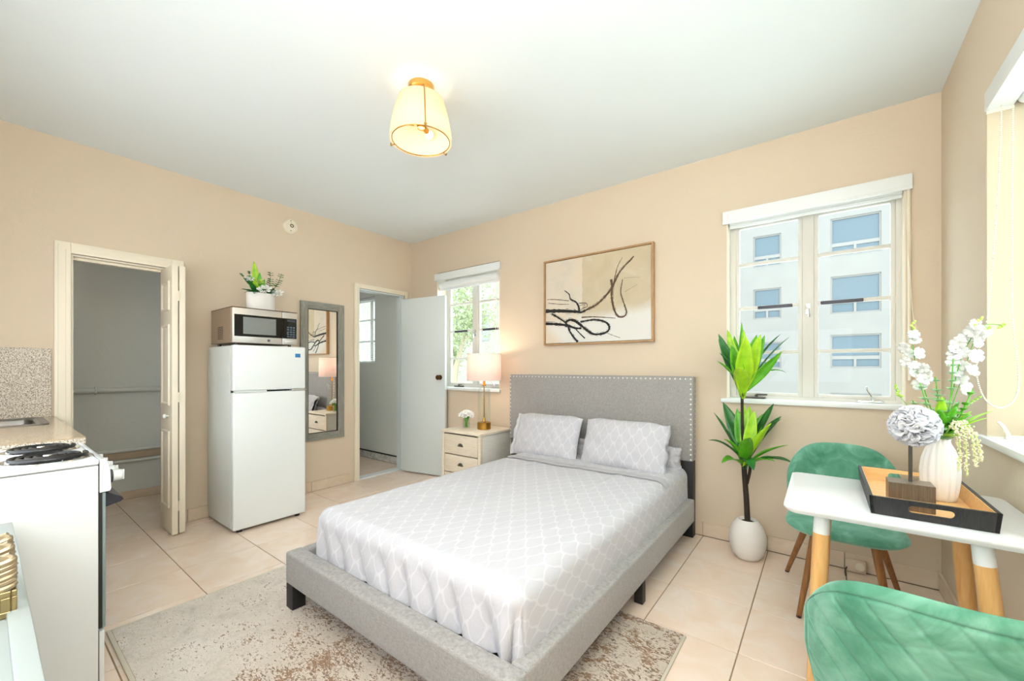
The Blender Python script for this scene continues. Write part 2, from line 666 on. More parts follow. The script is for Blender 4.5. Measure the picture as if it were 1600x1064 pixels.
# bathroom and closet beyond the left wall
b = B()
for u0, u1, v0, v1 in holed(-2.0, -0.11, 0, 2.45, [WIN4]):
    b.box(u0, u1, 0, WT, v0, v1)
struct(b, 'wall_bathroom_back', 'grey_wall')
b = B()
b.box(-2.1, -2.0, -1.75, WT, 0, 2.45)
b.box(-2.0, -0.11, -1.85, -1.75, 0, 2.45)
struct(b, 'wall_bathroom_left', 'grey_wall')
b = B()
b.box(-2.1, -0.11, -1.85, WT, 2.45, 2.52)
struct(b, 'ceiling_bathroom', 'ceil')
b = B()
b.box(-1.19, -1.09, -3.5, -1.86, 0, 2.45)
b.box(-1.09, -0.11, -1.96, -1.86, 0, 2.45)
b.box(-1.09, -0.11, -3.5, -3.4, 0, 2.45)
struct(b, 'wall_closet', 'grey_wall')
b = B()
b.box(-1.19, -0.11, -3.5, -1.86, 2.45, 2.52)
struct(b, 'ceiling_closet', 'ceil')
# inside faces of the left wall towards the two small rooms
b = B()
for u0, u1, v0, v1 in holed(-1.75, 0, 0, 2.45, [(BA[0] - 0.001, BA[1] + 0.001, 0, BA[3])]):
    b.box(-0.118, -0.111, u0, u1, v0, v1)
struct(b, 'wall_bathroom_right', 'grey_wall')

# floor: a slab under separate tiles with recessed joints
b = B()
b.box(-2.1, W + WT, YF - 0.1, WT, -0.12, -0.004)
floor = struct(b, 'floor', 'grout')
PX, PY, X0, Y0 = 0.3895, 0.397, 3.613, -0.410
src = None
xs = [X0 + PX * k for k in range(-13, 3)]
ys = [Y0 - PY * k for k in range(-1, 9)]
G = 0.0022
tmesh = {}


def tile(parent, x0, x1, y0, y1, mat='tile', z0=-0.006, z1=0.0, name='tile'):
    key = (round(x1 - x0, 3), round(y1 - y0, 3), mat)
    c = Vector(((x0 + x1) / 2, (y0 + y1) / 2, 0))
    if key not in tmesh:
        b = B()
        hx, hy = (x1 - x0) / 2 - G, (y1 - y0) / 2 - G
        b.box(c.x - hx, c.x + hx, c.y - hy, c.y + hy, z0, z1, 0.0012, 1)
        tmesh[key] = b.done(name, mat, parent, smooth=0, origin=(c.x, c.y, 0))
        return tmesh[key]
    return place(tmesh[key], name, (c.x, c.y, 0), parent)


for xa in xs:
    for ya in ys:
        xa0, xa1 = max(xa, 0.0), min(xa + PX, W)
        ya0, ya1 = max(ya - PY, YF), min(ya, 0.0)
        if xa1 - xa0 > 0.02 and ya1 - ya0 > 0.02:
            tile(floor, xa0, xa1, ya0, ya1)
        xb0, xb1 = max(xa, -1.09), min(xa + PX, 0.0)          # the closet
        yb0, yb1 = max(ya - PY, -3.4), min(ya, -1.96)
        if xb1 - xb0 > 0.02 and yb1 - yb0 > 0.02 and xb0 < -0.02:
            tile(floor, xb0, xb1, yb0, yb1)
        xb0, xb1 = max(xa, -2.0), min(xa + PX, 0.0)           # the bathroom
        yb0, yb1 = max(ya - PY, -1.75), min(ya, 0.0)
        if xb1 - xb0 > 0.02 and yb1 - yb0 > 0.02 and xb0 < -0.02:
            tile(floor, xb0, xb1, yb0, yb1)


# tiled baseboards, each tile a piece
def baseboard(name, pieces, mat='base_tile'):
    root = thing(name, (pieces[0][0], pieces[0][2], 0), None, None, kind='structure')
    for x0, x1, y0, y1, z0, z1 in pieces:
        bb = B()
        bb.box(x0, x1, y0, y1, z0, z1, 0.002, 1)
        bb.done('tile', mat, root, smooth=0)
    return root


bk = [(xa + 0.0015, min(xa + PX, W) - 0.0015, -0.012, 0, 0.002, 0.097) for xa in [X0 + PX * k - 0.003 for k in range(-9, 3)] if xa > 0.45]
bk[-1] = (bk[-1][0], W - 0.013, -0.012, 0, 0.002, 0.097)
baseboard('baseboard_back', bk)
baseboard('baseboard_right', [(W - 0.012, W, max(YF, ya - PY) + 0.0015, min(ya, -0.013) - 0.0015, 0.002, 0.097) for ya in [-0.013] + ys[1:]])
baseboard('baseboard_left', [(0, 0.012, y0 + 0.0015, y1 - 0.0015, 0.002, 0.097) for y0, y1 in ((-2.15, -1.99), (-1.99, -1.593), (-1.593, -1.196), (-1.196, -0.80))])
baseboard('baseboard_closet', [(-1.09, -1.078, y0 + 0.0015, y1 - 0.0015, 0.002, 0.076) for y0, y1 in ((-3.19, -2.79), (-2.79, -2.393), (-2.393, -1.99))])
bath_base = baseboard('baseboard_bathroom', [(xa + 0.002, xa + 0.298, -0.012, 0, 0.002, 0.088) for xa in (-1.92, -1.62, -1.32, -1.02, -0.72, -0.42)], 'marble')
b = B()
b.box(-1.92, -0.118, -0.014, 0, 0.089, 0.103)
b.done('edge_strip', 'black', bath_base, smooth=0, label='thin black strip along the top of the marble tiles')
b = B()
b.box(-0.115, 0.004, BA[0], BA[1], 0.0, 0.012, 0.004)
struct(b, 'trim_threshold', 'white_gloss')


# ------------------------------------------------------------------ doors
def casing(root, y0, y1, z1, w, mat='trim', right=True, wr=None):
    """stepped wooden casing around an opening in the left wall"""
    for k, (o0, o1, d) in enumerate(((0.0, w, 0.012), (0.0, w * 0.78, 0.018), (0.0, w * 0.32, 0.024))):
        bb = B()
        bb.box(0, d, y0 - o1, y0, 0, z1 + o1, 0.003)
        bb.done('jamb_casing', mat, root)
        if right:
            w2 = min(o1, wr) if wr else o1
            bb = B()
            bb.box(0, d, y1, y1 + w2, 0, z1 + o1, 0.003)
            bb.done('jamb_casing', mat, root)
        bb = B()
        bb.box(0, d, y0, y1, z1, z1 + o1, 0.003)
        bb.done('head_casing', mat, root)


d1 = thing('door_1', (0, (CL[0] + CL[1]) / 2, 0), None, None, kind='structure')
casing(d1, CL[0], CL[1], CL[3], 0.072)
b = B()
b.box(-0.112, 0.002, CL[0], CL[0] + 0.012, 0, CL[3])
b.box(-0.112, 0.002, CL[1] - 0.012, CL[1], 0, CL[3])
b.box(-0.112, 0.002, CL[0] + 0.012, CL[1] - 0.012, CL[3] - 0.012, CL[3])
b.done('jamb_lining', 'trim', d1, smooth=0)
b = B()
b.box(-0.07, -0.03, CL[0] + 0.015, CL[1] - 0.015, CL[3] - 0.03, CL[3] - 0.013)
b.done('door_track', 'trim', d1, smooth=0)


def fielded_leaf(x0, x1, y0, y1, face, first):
    lf = B()
    lf.box(x0, x1, y0, y1, 0.012, 1.916, 0.003)
    leaf = lf.done('door_leaf', 'trim', d1)
    for z0, z1 in ((0.19, 0.74), (0.92, 1.50), (1.60, 1.81)):
        pb = B()
        xa, xb = x0 + 0.055, x1 - 0.055
        d = -1 if face < 0 else 1
        yb = y0 if face < 0 else y1
        # raised field with sloping margins and a moulded rim
        def P(i, dep):
            return [(xa + i, yb + d * dep, z0 + i), (xb - i, yb + d * dep, z0 + i), (xb - i, yb + d * dep, z1 - i), (xa + i, yb + d * dep, z1 - i)]
        rings = [pb.ring(P(0, 0.0)), pb.ring(P(0.004, 0.009)), pb.ring(P(0.014, 0.009)), pb.ring(P(0.022, 0.001)), pb.ring(P(0.05, 0.008))]
        pb.skin(rings, True, False, True)
        pb.done('panel', 'trim', leaf, smooth=20)
    return leaf


lfa = fielded_leaf(-0.036, 0.262, -2.302, -2.267, -1, True)
lfb = fielded_leaf(-0.036, 0.256, -2.259, -2.224, 1, False)
b = B()
b.lathe([(0.005, 0), (0.005, 0.012), (0.013, 0.016), (0.016, 0.024), (0.012, 0.031), (0.001, 0.033)], (0.175, -2.302, 0.845), 16, Matrix.Rotation(radians(90), 3, 'X'))
b.done('knob', 'white_gloss', lfa)
for z in (0.21, 0.98, 1.70):
    b = B()
    b.box(0.250, 0.263, -2.268, -2.258, z - 0.035, z + 0.035)
    b.cyl((0.264, -2.263, z - 0.035), (0.264, -2.263, z + 0.035), 0.004, n=8)
    b.done('hinge', 'trim', lfa)

d2 = thing('door_2', (0, (BA[0] + BA[1]) / 2, 0), None, None, kind='structure')
casing(d2, BA[0], BA[1], BA[3], 0.05, wr=0.09)
b = B()
b.box(-0.112, 0.002, BA[0], BA[0] + 0.014, 0, BA[3])
b.box(-0.112, 0.002, BA[1] - 0.014, BA[1], 0, BA[3])
b.box(-0.112, 0.002, BA[0] + 0.014, BA[1] - 0.014, BA[3] - 0.014, BA[3])
b.box(-0.05, -0.035, BA[1] - 0.028, BA[1] - 0.014, 0, BA[3] - 0.014)
b.done('jamb_lining', 'door_white', d2, smooth=0)
HX, HY, ang = 0.055, -0.182, math.atan2(0.11, 0.598)
mt = Matrix.Translation((HX, HY, 0)) @ Matrix.Rotation(ang, 4, 'Z')
b = B()
b.box(0, 0.608, 0, 0.036, 0.012, 1.975, 0.003, mat=mt)
leaf = b.done('door_leaf', 'door_white', d2)
for sgn in (0, 1):
    b = B()
    mk = mt @ Matrix.Translation((0.545, 0.036 * sgn, 1.085)) @ Matrix.Rotation(radians(90 if not sgn else -90), 4, 'X')
    m3 = mk.to_3x3()
    b.lathe([(0.027, 0), (0.027, 0.004), (0.011, 0.008), (0.010, 0.026), (0.024, 0.034), (0.027, 0.046), (0.020, 0.056), (0.001, 0.058)], mk.to_translation(), 20, m3)
    b.done('door_knob', 'bronze', leaf, label='aged bronze round knob')
for z in (0.25, 1.0, 1.75):
    b = B()
    b.cyl(mt @ Vector((-0.006, 0.03, z - 0.04)), mt @ Vector((-0.006, 0.03, z + 0.04)), 0.006, n=10)
    b.done('hinge', 'pewter', leaf)


# ------------------------------------------------------------------ windows
def sash(root, x0, x1, z0, z1, y, bars, mat='frame_metal', latch=None):
    """one steel casement sash in a wall facing -Y: stiles, rails, muntins, panes"""
    t, d = 0.022, 0.03
    b = B()
    b.box(x0, x0 + t, y, y + d, z0, z1, 0.003)
    b.box(x1 - t, x1, y, y + d, z0, z1, 0.003)
    b.box(x0 + t, x1 - t, y, y + d, z0, z0 + t, 0.003)
    b.box(x0 + t, x1 - t, y, y + d, z1 - t, z1, 0.003)
    fr = b.done('sash_frame', mat, root)
    for z in bars:
        b = B()
        b.box(x0 + t, x1 - t, y + 0.003, y + d - 0.003, z - 0.011, z + 0.011, 0.002)
        b.done('muntin', mat, fr)
    zs = [z0 + t] + [z for b_ in bars for z in (b_ - 0.011, b_ + 0.011)] + [z1 - t]
    for k in range(0, len(zs), 2):
        b = B()
        b.box(x0 + t, x1 - t, y + 0.013, y + 0.017, zs[k], zs[k + 1])
        b.done('pane', 'glass', fr, smooth=0)
    if latch:
        b = B()
        b.box(latch[0], latch[1], y - 0.016, y + 0.0, latch[2] - 0.011, latch[2] + 0.011, 0.004)
        for e in (latch[0] + 0.012, latch[1] - 0.012):
            b.cyl((e, y - 0.02, latch[2]), (e, y, latch[2]), 0.006, n=10)
        b.done('sash_bar', 'latch', fr, label='dark grey pull bar')
    return fr


def crank(root, x, y, z, up):
    b = B()
    b.box(x - 0.06, x + 0.06, y - 0.02, y + 0.02, z, z + 0.014, 0.005)
    b.cyl((x + 0.01, y - 0.01, z + 0.012), (x + 0.01, y - 0.012, z + 0.03), 0.009, n=12)
    if up:
        b.tube([(x + 0.01, y - 0.02, z + 0.028), (x - 0.015, y - 0.03, z + 0.07), (x - 0.02, y - 0.032, z + 0.085)], 0.005, 8)
        b.ball((x - 0.02, y - 0.032, z + 0.09), 0.008, 10, 6)
    else:
        b.tube([(x + 0.01, y - 0.02, z + 0.03), (x + 0.06, y - 0.035, z + 0.03), (x + 0.075, y - 0.037, z + 0.03)], 0.005, 8)
    b.done('crank_handle', 'pewter' if not up else 'chrome', root)


def window_y(name, op, sashes, bars, mull, yfr, latches, sill_x, cranks):
    x0, x1, z0, z1 = op
    root = thing(name, ((x0 + x1) / 2, 0, z0), None, None, kind='structure')
    t = 0.03
    b = B()
    b.box(x0, sashes[0][0], yfr - 0.005, yfr + 0.045, z0, z1)
    b.box(sashes[-1][1], x1, yfr - 0.005, yfr + 0.045, z0, z1)
    b.box(sashes[0][0], sashes[-1][1], yfr - 0.005, yfr + 0.045, z0, sashes[0][2])
    b.box(sashes[0][0], sashes[-1][1], yfr - 0.005, yfr + 0.045, sashes[0][3], z1)
    b.box(mull[0], mull[1], yfr - 0.008, yfr + 0.045, sashes[0][2], sashes[0][3], 0.004)
    b.done('window_frame', 'frame_metal', root)
    for s, l in zip(sashes, latches):
        sash(root, *s, yfr, bars, latch=l)
    # reveal lining, sill
    b = B()
    b.box(x0, x0 + 0.006, 0.0, yfr, z0, z1)
    b.box(x1 - 0.006, x1, 0.0, yfr, z0, z1)
    b.done('reveal', 'trim', root, smooth=0)
    b = B()
    b.box(sill_x[0], sill_x[1], -0.028, 0.0, z0 - 0.022, z0 + 0.006, 0.004)
    b.box(x0 + 0.006, x1 - 0.006, 0.0, yfr, z0, z0 + 0.006)
    b.done('sill', 'white_gloss', root)
    for c in cranks:
        crank(root, c[0], yfr - 0.025, z0 + 0.006, c[1])
    b = B()
    xm = (mull[0] + mull[1]) / 2
    b.box(xm - 0.012, xm + 0.012, yfr - 0.02, yfr - 0.008, 1.53, 1.60, 0.003)
    b.tube([(xm, yfr - 0.025, 1.57), (xm + 0.004, yfr - 0.045, 1.565), (xm + 0.006, yfr - 0.05, 1.51)], 0.005, 8)
    b.done('lock_handle', 'chrome', root)
    return root


BARS = (1.294, 1.600, 1.903)
w1 = window_y('window_1', WIN1, [(0.505, 0.885, 1.0, 2.19), (0.945, 1.325, 1.0, 2.19)], BARS, (0.885, 0.945), 0.14,
              [(0.60, 0.79, 1.595), (1.02, 1.23, 1.595)], (0.43, 1.375), [(0.68, False), (1.2, True)])
w3 = window_y('window_3', WIN3, [(3.413, 3.792, 1.0, 2.175), (3.852, 4.232, 1.0, 2.175)], BARS, (3.792, 3.852), 0.10,
              [(3.545, 3.74, 1.597), (3.885, 4.09, 1.597)], (3.338, 4.285), [(3.53, False), (4.12, True)])
# the right wall's window: deep cream reveal, white sill, steel sashes at the far side of the wall
y0, y1, z0, z1 = WIN2
w2 = thing('window_2', (W, (y0 + y1) / 2, z0), None, None, kind='structure')
b = B()
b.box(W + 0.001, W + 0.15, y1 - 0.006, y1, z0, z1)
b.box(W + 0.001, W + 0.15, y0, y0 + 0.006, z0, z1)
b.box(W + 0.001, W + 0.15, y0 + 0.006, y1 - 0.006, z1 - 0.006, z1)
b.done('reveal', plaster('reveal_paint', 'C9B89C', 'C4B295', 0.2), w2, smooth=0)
b = B()
b.box(W - 0.022, W + 0.0, y0 - 0.03, y1 + 0.045, z0 - 0.02, z0 + 0.006, 0.004)
b.box(W, W + 0.15, y0 + 0.006, y1 - 0.006, z0, z0 + 0.006)
b.done('sill', 'white_gloss', w2)
b = B()
b.box(W + 0.148, W + 0.195, y1 - 0.05, y1, z0, z1)
b.box(W + 0.148, W + 0.195, y0, y0 + 0.05, z0, z1)
b.box(W + 0.148, W + 0.195, y0 + 0.05, y1 - 0.05, z0, z0 + 0.04)
b.box(W + 0.148, W + 0.195, y0 + 0.05, y1 - 0.05, z1 - 0.06, z1)
ym = (y0 + y1) / 2
b.box(W + 0.148, W + 0.195, ym - 0.03, ym + 0.03, z0 + 0.04, z1 - 0.06)
b.done('window_frame', 'frame_metal', w2)
for ya, yb in ((y0 + 0.05, ym - 0.03), (ym + 0.03, y1 - 0.05)):
    for z in BARS:
        b = B()
        b.box(W + 0.155, W + 0.185, ya, yb, z - 0.011, z + 0.011)
        b.done('muntin', 'frame_metal', w2, smooth=0)
    zs = [z0 + 0.04, *[q for z in BARS for q in (z - 0.011, z + 0.011)], z1 - 0.06]
    for k in range(0, len(zs), 2):
        b = B()
        b.box(W + 0.168, W + 0.172, ya, yb, zs[k], zs[k + 1])
        b.done('pane', 'glass', w2, smooth=0)
b = B()
b.box(W + 0.03, W + 0.10, -0.83, -0.80, z0 + 0.006, z0 + 0.02, 0.004)
b.tube([(W + 0.04, -0.815, z0 + 0.02), (W + 0.03, -0.80, z0 + 0.05), (W + 0.02, -0.79, z0 + 0.065)], 0.006, 8)
b.done('crank_handle', 'trim', w2)
b = B()
b.cyl((W + 0.05, -0.93, z0 + 0.016), (W + 0.05, -1.05, z0 + 0.016), 0.010, n=12)
b.done('latch_tube', 'white_gloss', w2)

# bathroom window with its venetian blind
x0, x1, z0, z1 = WIN4
w4 = thing('window_4', ((x0 + x1) / 2, 0, z0), None, None, kind='structure')
b = B()
b.box(x0, x0 + 0.03, 0.12, 0.16, z0, z1)
b.box(x1 - 0.03, x1, 0.12, 0.16, z0, z1)
b.box(x0 + 0.03, x1 - 0.03, 0.12, 0.16, z0, z0 + 0.03)
b.box(x0 + 0.03, x1 - 0.03, 0.12, 0.16, z1 - 0.03, z1)
b.box(-1.01, -0.95, 0.12, 0.16, z0 + 0.03, z1 - 0.03)
for z in (1.55, 1.84):
    b.box(x0 + 0.03, x1 - 0.03, 0.125, 0.155, z - 0.011, z + 0.011)
b.done('window_frame', 'frame_metal', w4, smooth=0)
for xa, xb in ((x0 + 0.03, -1.01), (-0.95, x1 - 0.03)):
    b = B()
    b.box(xa, xb, 0.139, 0.142, z0 + 0.03, z1 - 0.03)
    b.done('pane', 'glass', w4, smooth=0)
vb = thing('venetian_blind', ((x0 + x1) / 2, 0.03, z0), 'white venetian blind on the bathroom window seen through the open doorway', 'blind')
b = B()
b.box(x0 + 0.004, x1 - 0.004, 0.01, 0.05, z1 - 0.03, z1 - 0.002, 0.003)
b.done('headrail', 'white_gloss', vb)
ns = 34
slat = None
for k in range(ns):
    z = z0 + 0.035 + (z1 - z0 - 0.075) * k / (ns - 1)
    if slat is None:
        b = B()
        b.box(x0 + 0.006, x1 - 0.006, -0.013, 0.013, -0.0007, 0.0007, mat=Matrix.Translation((0, 0.03, z)) @ Matrix.Rotation(radians(14), 4, 'X'))
        slat = b.done('slat', 'white_gloss', vb, smooth=0)
    else:
        place(slat, 'slat', ORG[slat] + Vector((0, 0, z - (z0 + 0.035))), vb)
b = B()
b.box(x0 + 0.006, x1 - 0.006, 0.016, 0.044, z0 + 0.004, z0 + 0.02, 0.003)
b.done('bottom_rail', 'white_gloss', vb)
for xx in (x0 + 0.12, x1 - 0.12):
    b = B()
    b.cyl((xx, 0.016, z0 + 0.01), (xx, 0.016, z1 - 0.02), 0.0012, n=6)
    b.done('ladder_cord', 'white_gloss', vb)


# roller blinds rolled up in white cassettes, with bead cords
def beads(b, pts, r, step):
    pts = [Vector(p) for p in pts]
    for p, q in zip(pts, pts[1:]):
        n = max(1, int((q - p).length / step))
        for k in range(n):
            b.ball(p.lerp(q, k / n), r, 6, 4)


def curve(pts, n=10):
    """Catmull-Rom through the given points"""
    P = [Vector(p) for p in pts]
    P = [2 * P[0] - P[1]] + P + [2 * P[-1] - P[-2]]
    out = []
    for i in range(1, len(P) - 2):
        for k in range(n):
            t = k / n
            a, b_, c, d = P[i - 1], P[i], P[i + 1], P[i + 2]
            out.append(0.5 * ((2 * b_) + (c - a) * t + (2 * a - 5 * b_ + 4 * c - d) * t * t + (3 * b_ - a - 3 * c + d) * t ** 3))
    out.append(P[-2])
    return out


def blind_y(x0, x1, z0, z1, label, roll, cord):
    root = thing('roller_blind', ((x0 + x1) / 2, -0.01, z0), label, 'blind')
    b = B()
    b.box(x0, x1, -0.022, -0.006, z0, z1, 0.003)
    b.box(x0, x1, -0.03, -0.022, z0 - 0.002, z0 + 0.016, 0.003)
    b.done('valance', 'white_gloss', root)
    b = B()
    b.box(x0 + 0.03, x1 - 0.03, 0.0, 0.07, z1 - 0.03, z1 - 0.018)
    b.done('head_bracket', 'white_gloss', root)
    if roll:
        b = B()
        b.cyl((x0 + 0.035, 0.045, roll[0]), (x1 - 0.035, 0.045, roll[0]), roll[1], n=24)
        b.done('fabric_roll', 'white_gloss', root)
        b = B()
        b.box(x0 + 0.035, x1 - 0.035, 0.043, 0.049, roll[2], roll[0])
        b.box(x0 + 0.035, x1 - 0.035, 0.038, 0.054, roll[2] - 0.02, roll[2], 0.003)
        b.done('hem_bar', 'white_gloss', root)
    if cord:
        b = B()
        b.tube(curve(cord), 0.0022, 6)
        b.done('cord', 'trim', root, label='thin cream pull cord')
    return root


blind_y(0.428, 1.372, 2.160, 2.238, 'narrow white roller blind above the window behind the bedside lamp', (2.118, 0.034, 2.075),
        [(1.352, -0.012, 2.16), (1.350, -0.02, 1.9), (1.349, -0.024, 1.4), (1.345, -0.025, 1.25), (1.33, -0.022, 1.21), (1.318, -0.02, 1.25), (1.322, -0.018, 1.6), (1.33, -0.012, 2.16)])
rb3 = blind_y(3.349, 4.287, 2.172, 2.258, 'wide white roller blind above the double window beside the tall plant', (2.20, 0.03, 2.172),
              [(4.262, -0.012, 2.17), (4.266, -0.03, 1.9), (4.285, -0.035, 1.5), (4.30, -0.035, 1.38), (4.262, -0.035, 1.27), (4.205, -0.03, 1.38), (4.235, -0.03, 1.75), (4.254, -0.012, 2.17)])
b = B()
b.tube([(4.272, -0.016, 2.172), (4.274, -0.02, 1.6), (4.275, -0.022, 1.12)], 0.007, 8)
b.done('bead_chain', 'trim', rb3, label='cream chain hanging straight at the window edge')

root = thing('roller_blind', (W + 0.035, -1.26, 2.18), 'white roller blind cassette high on the right wall, bead chain hanging below', 'blind')
b = B()
b.box(W - 0.006, W + 0.068, -1.776, -0.746, 2.182, 2.256, 0.004)
b.done('valance', 'white_gloss', root)
b = B()
b.cyl((W + 0.10, -1.75, 2.20), (W + 0.10, -0.77, 2.20), 0.03, n=20)
b.done('fabric_roll', 'white_gloss', root)
b = B()
b.box(W + 0.0, W + 0.07, -0.752, -0.746, 2.172, 2.182)
b.done('end_bracket', 'trim', root, smooth=0)
ch = curve([(4.432, -0.775, 2.18), (4.425, -0.775, 1.9), (4.41, -0.775, 1.6), (4.395, -0.78, 1.38), (4.370, -0.79, 1.25), (4.366, -0.79, 1.16), (4.385, -0.79, 1.075),
            (4.418, -0.795, 1.04), (4.452, -0.795, 1.06), (4.468, -0.795, 1.12), (4.467, -0.79, 1.22), (4.458, -0.78, 1.38), (4.458, -0.775, 1.7), (4.460, -0.775, 2.18)], 12)
b = B()
beads(b, ch, 0.0030, 0.0075)
b.done('bead_chain', 'trim', root, smooth=60, kind='stuff')


# ------------------------------------------------------------------ outside
bl = thing('apartment_building', (4.0, 24, -6.0), 'white apartment block with grey window rows seen through the double window', 'building')
MT['facade'] = plaster('white_facade', '827D76', '7A756F', 0.05)
MT['facade_win'] = Mat('distant_window_glass', '4C585E', 0.45).m
fx = lambda x: 3.8915 + (x - 3.8915) * 1.5
fz = lambda z: 1.19 + (z - 1.19) * 1.5
rows = [(6.10, 4.83), (4.19, 2.965), (2.27, 1.189), (0.36, -0.72)]
holes = []
for zt, zb in rows:
    holes.append((fx(4.12), fx(5.37), fz(zb), fz(zt)))
    holes.append((fx(1.91), fx(2.755), fz(zb) - 0.03, fz(zt) - 0.25))
    holes.append((fx(-0.6), fx(0.4), fz(zb) - 0.03, fz(zt) - 0.25))
    holes.append((fx(6.9), fx(8.1), fz(zb), fz(zt)))
b = B()
for u0, u1, v0, v1 in holed(-8.0, 14.0, -6.0, 13.5, holes):
    b.box(u0, u1, 22.5, 22.8, v0, v1)
b.box(-8.0, 14.0, 22.8, 27, 13.3, 13.5)
b.done('wall', 'facade', bl, smooth=0)
for hx0, hx1, hz0, hz1 in holes:
    b = B()
    t = 0.07
    zm = hz0 + (hz1 - hz0) * 0.33
    xm = (hx0 + hx1) / 2
    b.box(hx0, hx0 + t, 22.55, 22.7, hz0, hz1)
    b.box(hx1 - t, hx1, 22.55, 22.7, hz0, hz1)
    b.box(hx0 + t, hx1 - t, 22.55, 22.7, hz1 - t, hz1)
    b.box(hx0 + t, hx1 - t, 22.55, 22.7, hz0, hz0 + t)
    b.box(hx0 + t, hx1 - t, 22.55, 22.7, zm - 0.12, zm + 0.05)
    b.box(xm - 0.05, xm + 0.05, 22.55, 22.7, hz0 + t, zm - 0.12)
    f = b.done('window', 'facade', bl, smooth=0)
    for q in ((hx0 + t, hx1 - t, zm + 0.05, hz1 - t), (hx0 + t, xm - 0.05, hz0 + t, zm - 0.12), (xm + 0.05, hx1 - t, hz0 + t, zm - 0.12)):
        b = B()
        b.box(q[0], q[1], 22.6, 22.62, q[2], q[3])
        b.done('pane', 'facade_win', f, smooth=0)

MT['facade_pale'] = Mat('pale_distant_glass', '7C7E74', 0.5).m
b2 = thing('apartment_building', (-9, 12.5, -6.0), 'cream building beyond the tree outside the bedside window', 'building')
MT['facade_cream'] = plaster('cream_facade', '8C8878', '837F70', 0.05)
holes = [(-6.9, -6.2, z, z + 1.0) for z in (-1.2, 2.6)] + [(-9.4, -8.2, z, z + 1.2) for z in (-1.2, 2.4)] + [(-12.9, -11.7, z, z + 1.2) for z in (-1.2, 2.4)]
b = B()
for u0, u1, v0, v1 in holed(-26, -4.5, -6, 5.2, holes):
    b.box(u0, u1, 11.0, 11.3, v0, v1)
b.box(-26, -4.5, 11.3, 16, 5.0, 5.2)
b.done('wall', 'facade_cream', b2, smooth=0)
for hx0, hx1, hz0, hz1 in holes:
    b = B()
    b.box(hx0, hx0 + 0.06, 11.05, 11.15, hz0, hz1)
    b.box(hx1 - 0.06, hx1, 11.05, 11.15, hz0, hz1)
    b.box(hx0 + 0.06, hx1 - 0.06, 11.05, 11.15, hz1 - 0.06, hz1)
    b.box(hx0 + 0.06, hx1 - 0.06, 11.05, 11.15, hz0, hz0 + 0.06)
    f = b.done('window', 'facade', b2, smooth=0)
    b = B()
    b.box(hx0 + 0.06, hx1 - 0.06, 11.09, 11.1, hz0 + 0.06, hz1 - 0.06)
    b.done('pane', 'facade_pale', f, smooth=0)

tr = thing('tree', (-6.6, 7.2, -6.0), 'slender leaning tree with loose green leaves outside the bedside window', 'tree')
MT['tree_leaf'] = leafmat('tree_leaf', '6F7B4C', '8D9468', 0.6)
MT['tree_bark'] = Mat('pale_tree_bark', '8C8068', 0.9).m
tk = curve([(-6.75, 7.2, -6.0), (-6.6, 7.2, -2.0), (-6.48, 7.1, 0.7), (-6.15, 7.0, 1.6), (-5.85, 7.0, 2.5), (-5.6, 7.0, 3.6)], 5)
b = B()
b.tube(tk, [0.16 - 0.13 * i / (len(tk) - 1) for i in range(len(tk))], 8)
b.tube(curve([(-6.4, 7.1, 0.9), (-6.55, 7.0, 1.7), (-6.5, 6.9, 2.5), (-6.8, 6.8, 3.4)], 4), [0.06 - 0.003 * i for i in range(13)], 7)
b.tube(curve([(-6.0, 7.0, 2.0), (-5.6, 7.0, 2.3), (-5.1, 7.0, 2.5)], 4), [0.05 - 0.004 * i for i in range(9)], 7)
b.done('trunk', 'tree_bark', tr)
b = B()
random.seed(3)
for k in range(3400):
    cc = random.choice([(-6.5, 6.9, 2.3, 0.75), (-6.3, 7.0, 3.2, 1.1), (-5.5, 7.0, 2.7, 0.6), (-5.9, 7.1, 3.9, 0.9), (-6.9, 7.2, 1.6, 0.55)])
    d = Vector((random.gauss(0, 0.5), random.gauss(0, 0.5), random.gauss(0, 0.5))) * cc[3]
    p = Vector(cc[:3]) + d
    u = Vector((random.uniform(-1, 1), random.uniform(-1, 1), random.uniform(-1, 1))).normalized() * random.uniform(0.05, 0.09)
    w = u.orthogonal().normalized() * random.uniform(0.015, 0.03)
    b.bm.faces.new([b.bm.verts.new(q) for q in (p - u, p + w, p + u, p - w)])
b.done('foliage', 'tree_leaf', tr, smooth=0, kind='stuff', flip=False)
b = B()
b.box(-40, 45, 0.6, 45, -6.2, -6.0)
b.box(W + 0.6, 45, -30, 0.6, -6.2, -6.0)
MT['ground'] = plaster('pale_paving', 'F0EEE8', 'EAE8E2', 0.1)
struct(b, 'ground', 'ground')


# ------------------------------------------------------------------ kitchen corner
bs = B()
bs.box(0.001, 0.014, YF, -2.846, 0.884, 1.312, 0.002)
bs.done('backsplash', 'granite', kind='structure', smooth=0)
ct = thing('countertop', (0.65, -3.2, 0.846), 'speckled brown stone countertop between the closet door and the stove', 'countertop')
SX0, SX1, SY0, SY1 = 0.10, 0.555, -3.36, -2.90
b = B()
for u0, u1, v0, v1 in holed(0.001, 1.305, YF + 0.001, -2.836, [(SX0, SX1, SY0, SY1)]):
    b.box(u0, u1, v0, v1, 0.879, 0.884)
b.done('top', 'granite_top', ct, smooth=0)
b = B()
for u0, u1, v0, v1 in holed(0.001, 1.305, YF + 0.001, -2.836, [(SX0, SX1, SY0, SY1)]):
    b.box(u0, u1, v0, v1, 0.846, 0.879)
b.done('edge', 'granite', ct, smooth=0, label='pale speckled front edge')
bc = thing('base_cabinet', (0.65, -3.2, 0), 'white base cabinet under the stone countertop, hidden behind the stove', 'cabinet')
b = B()
b.box(0.02, 0.038, YF + 0.002, -2.87, 0.09, 0.846)
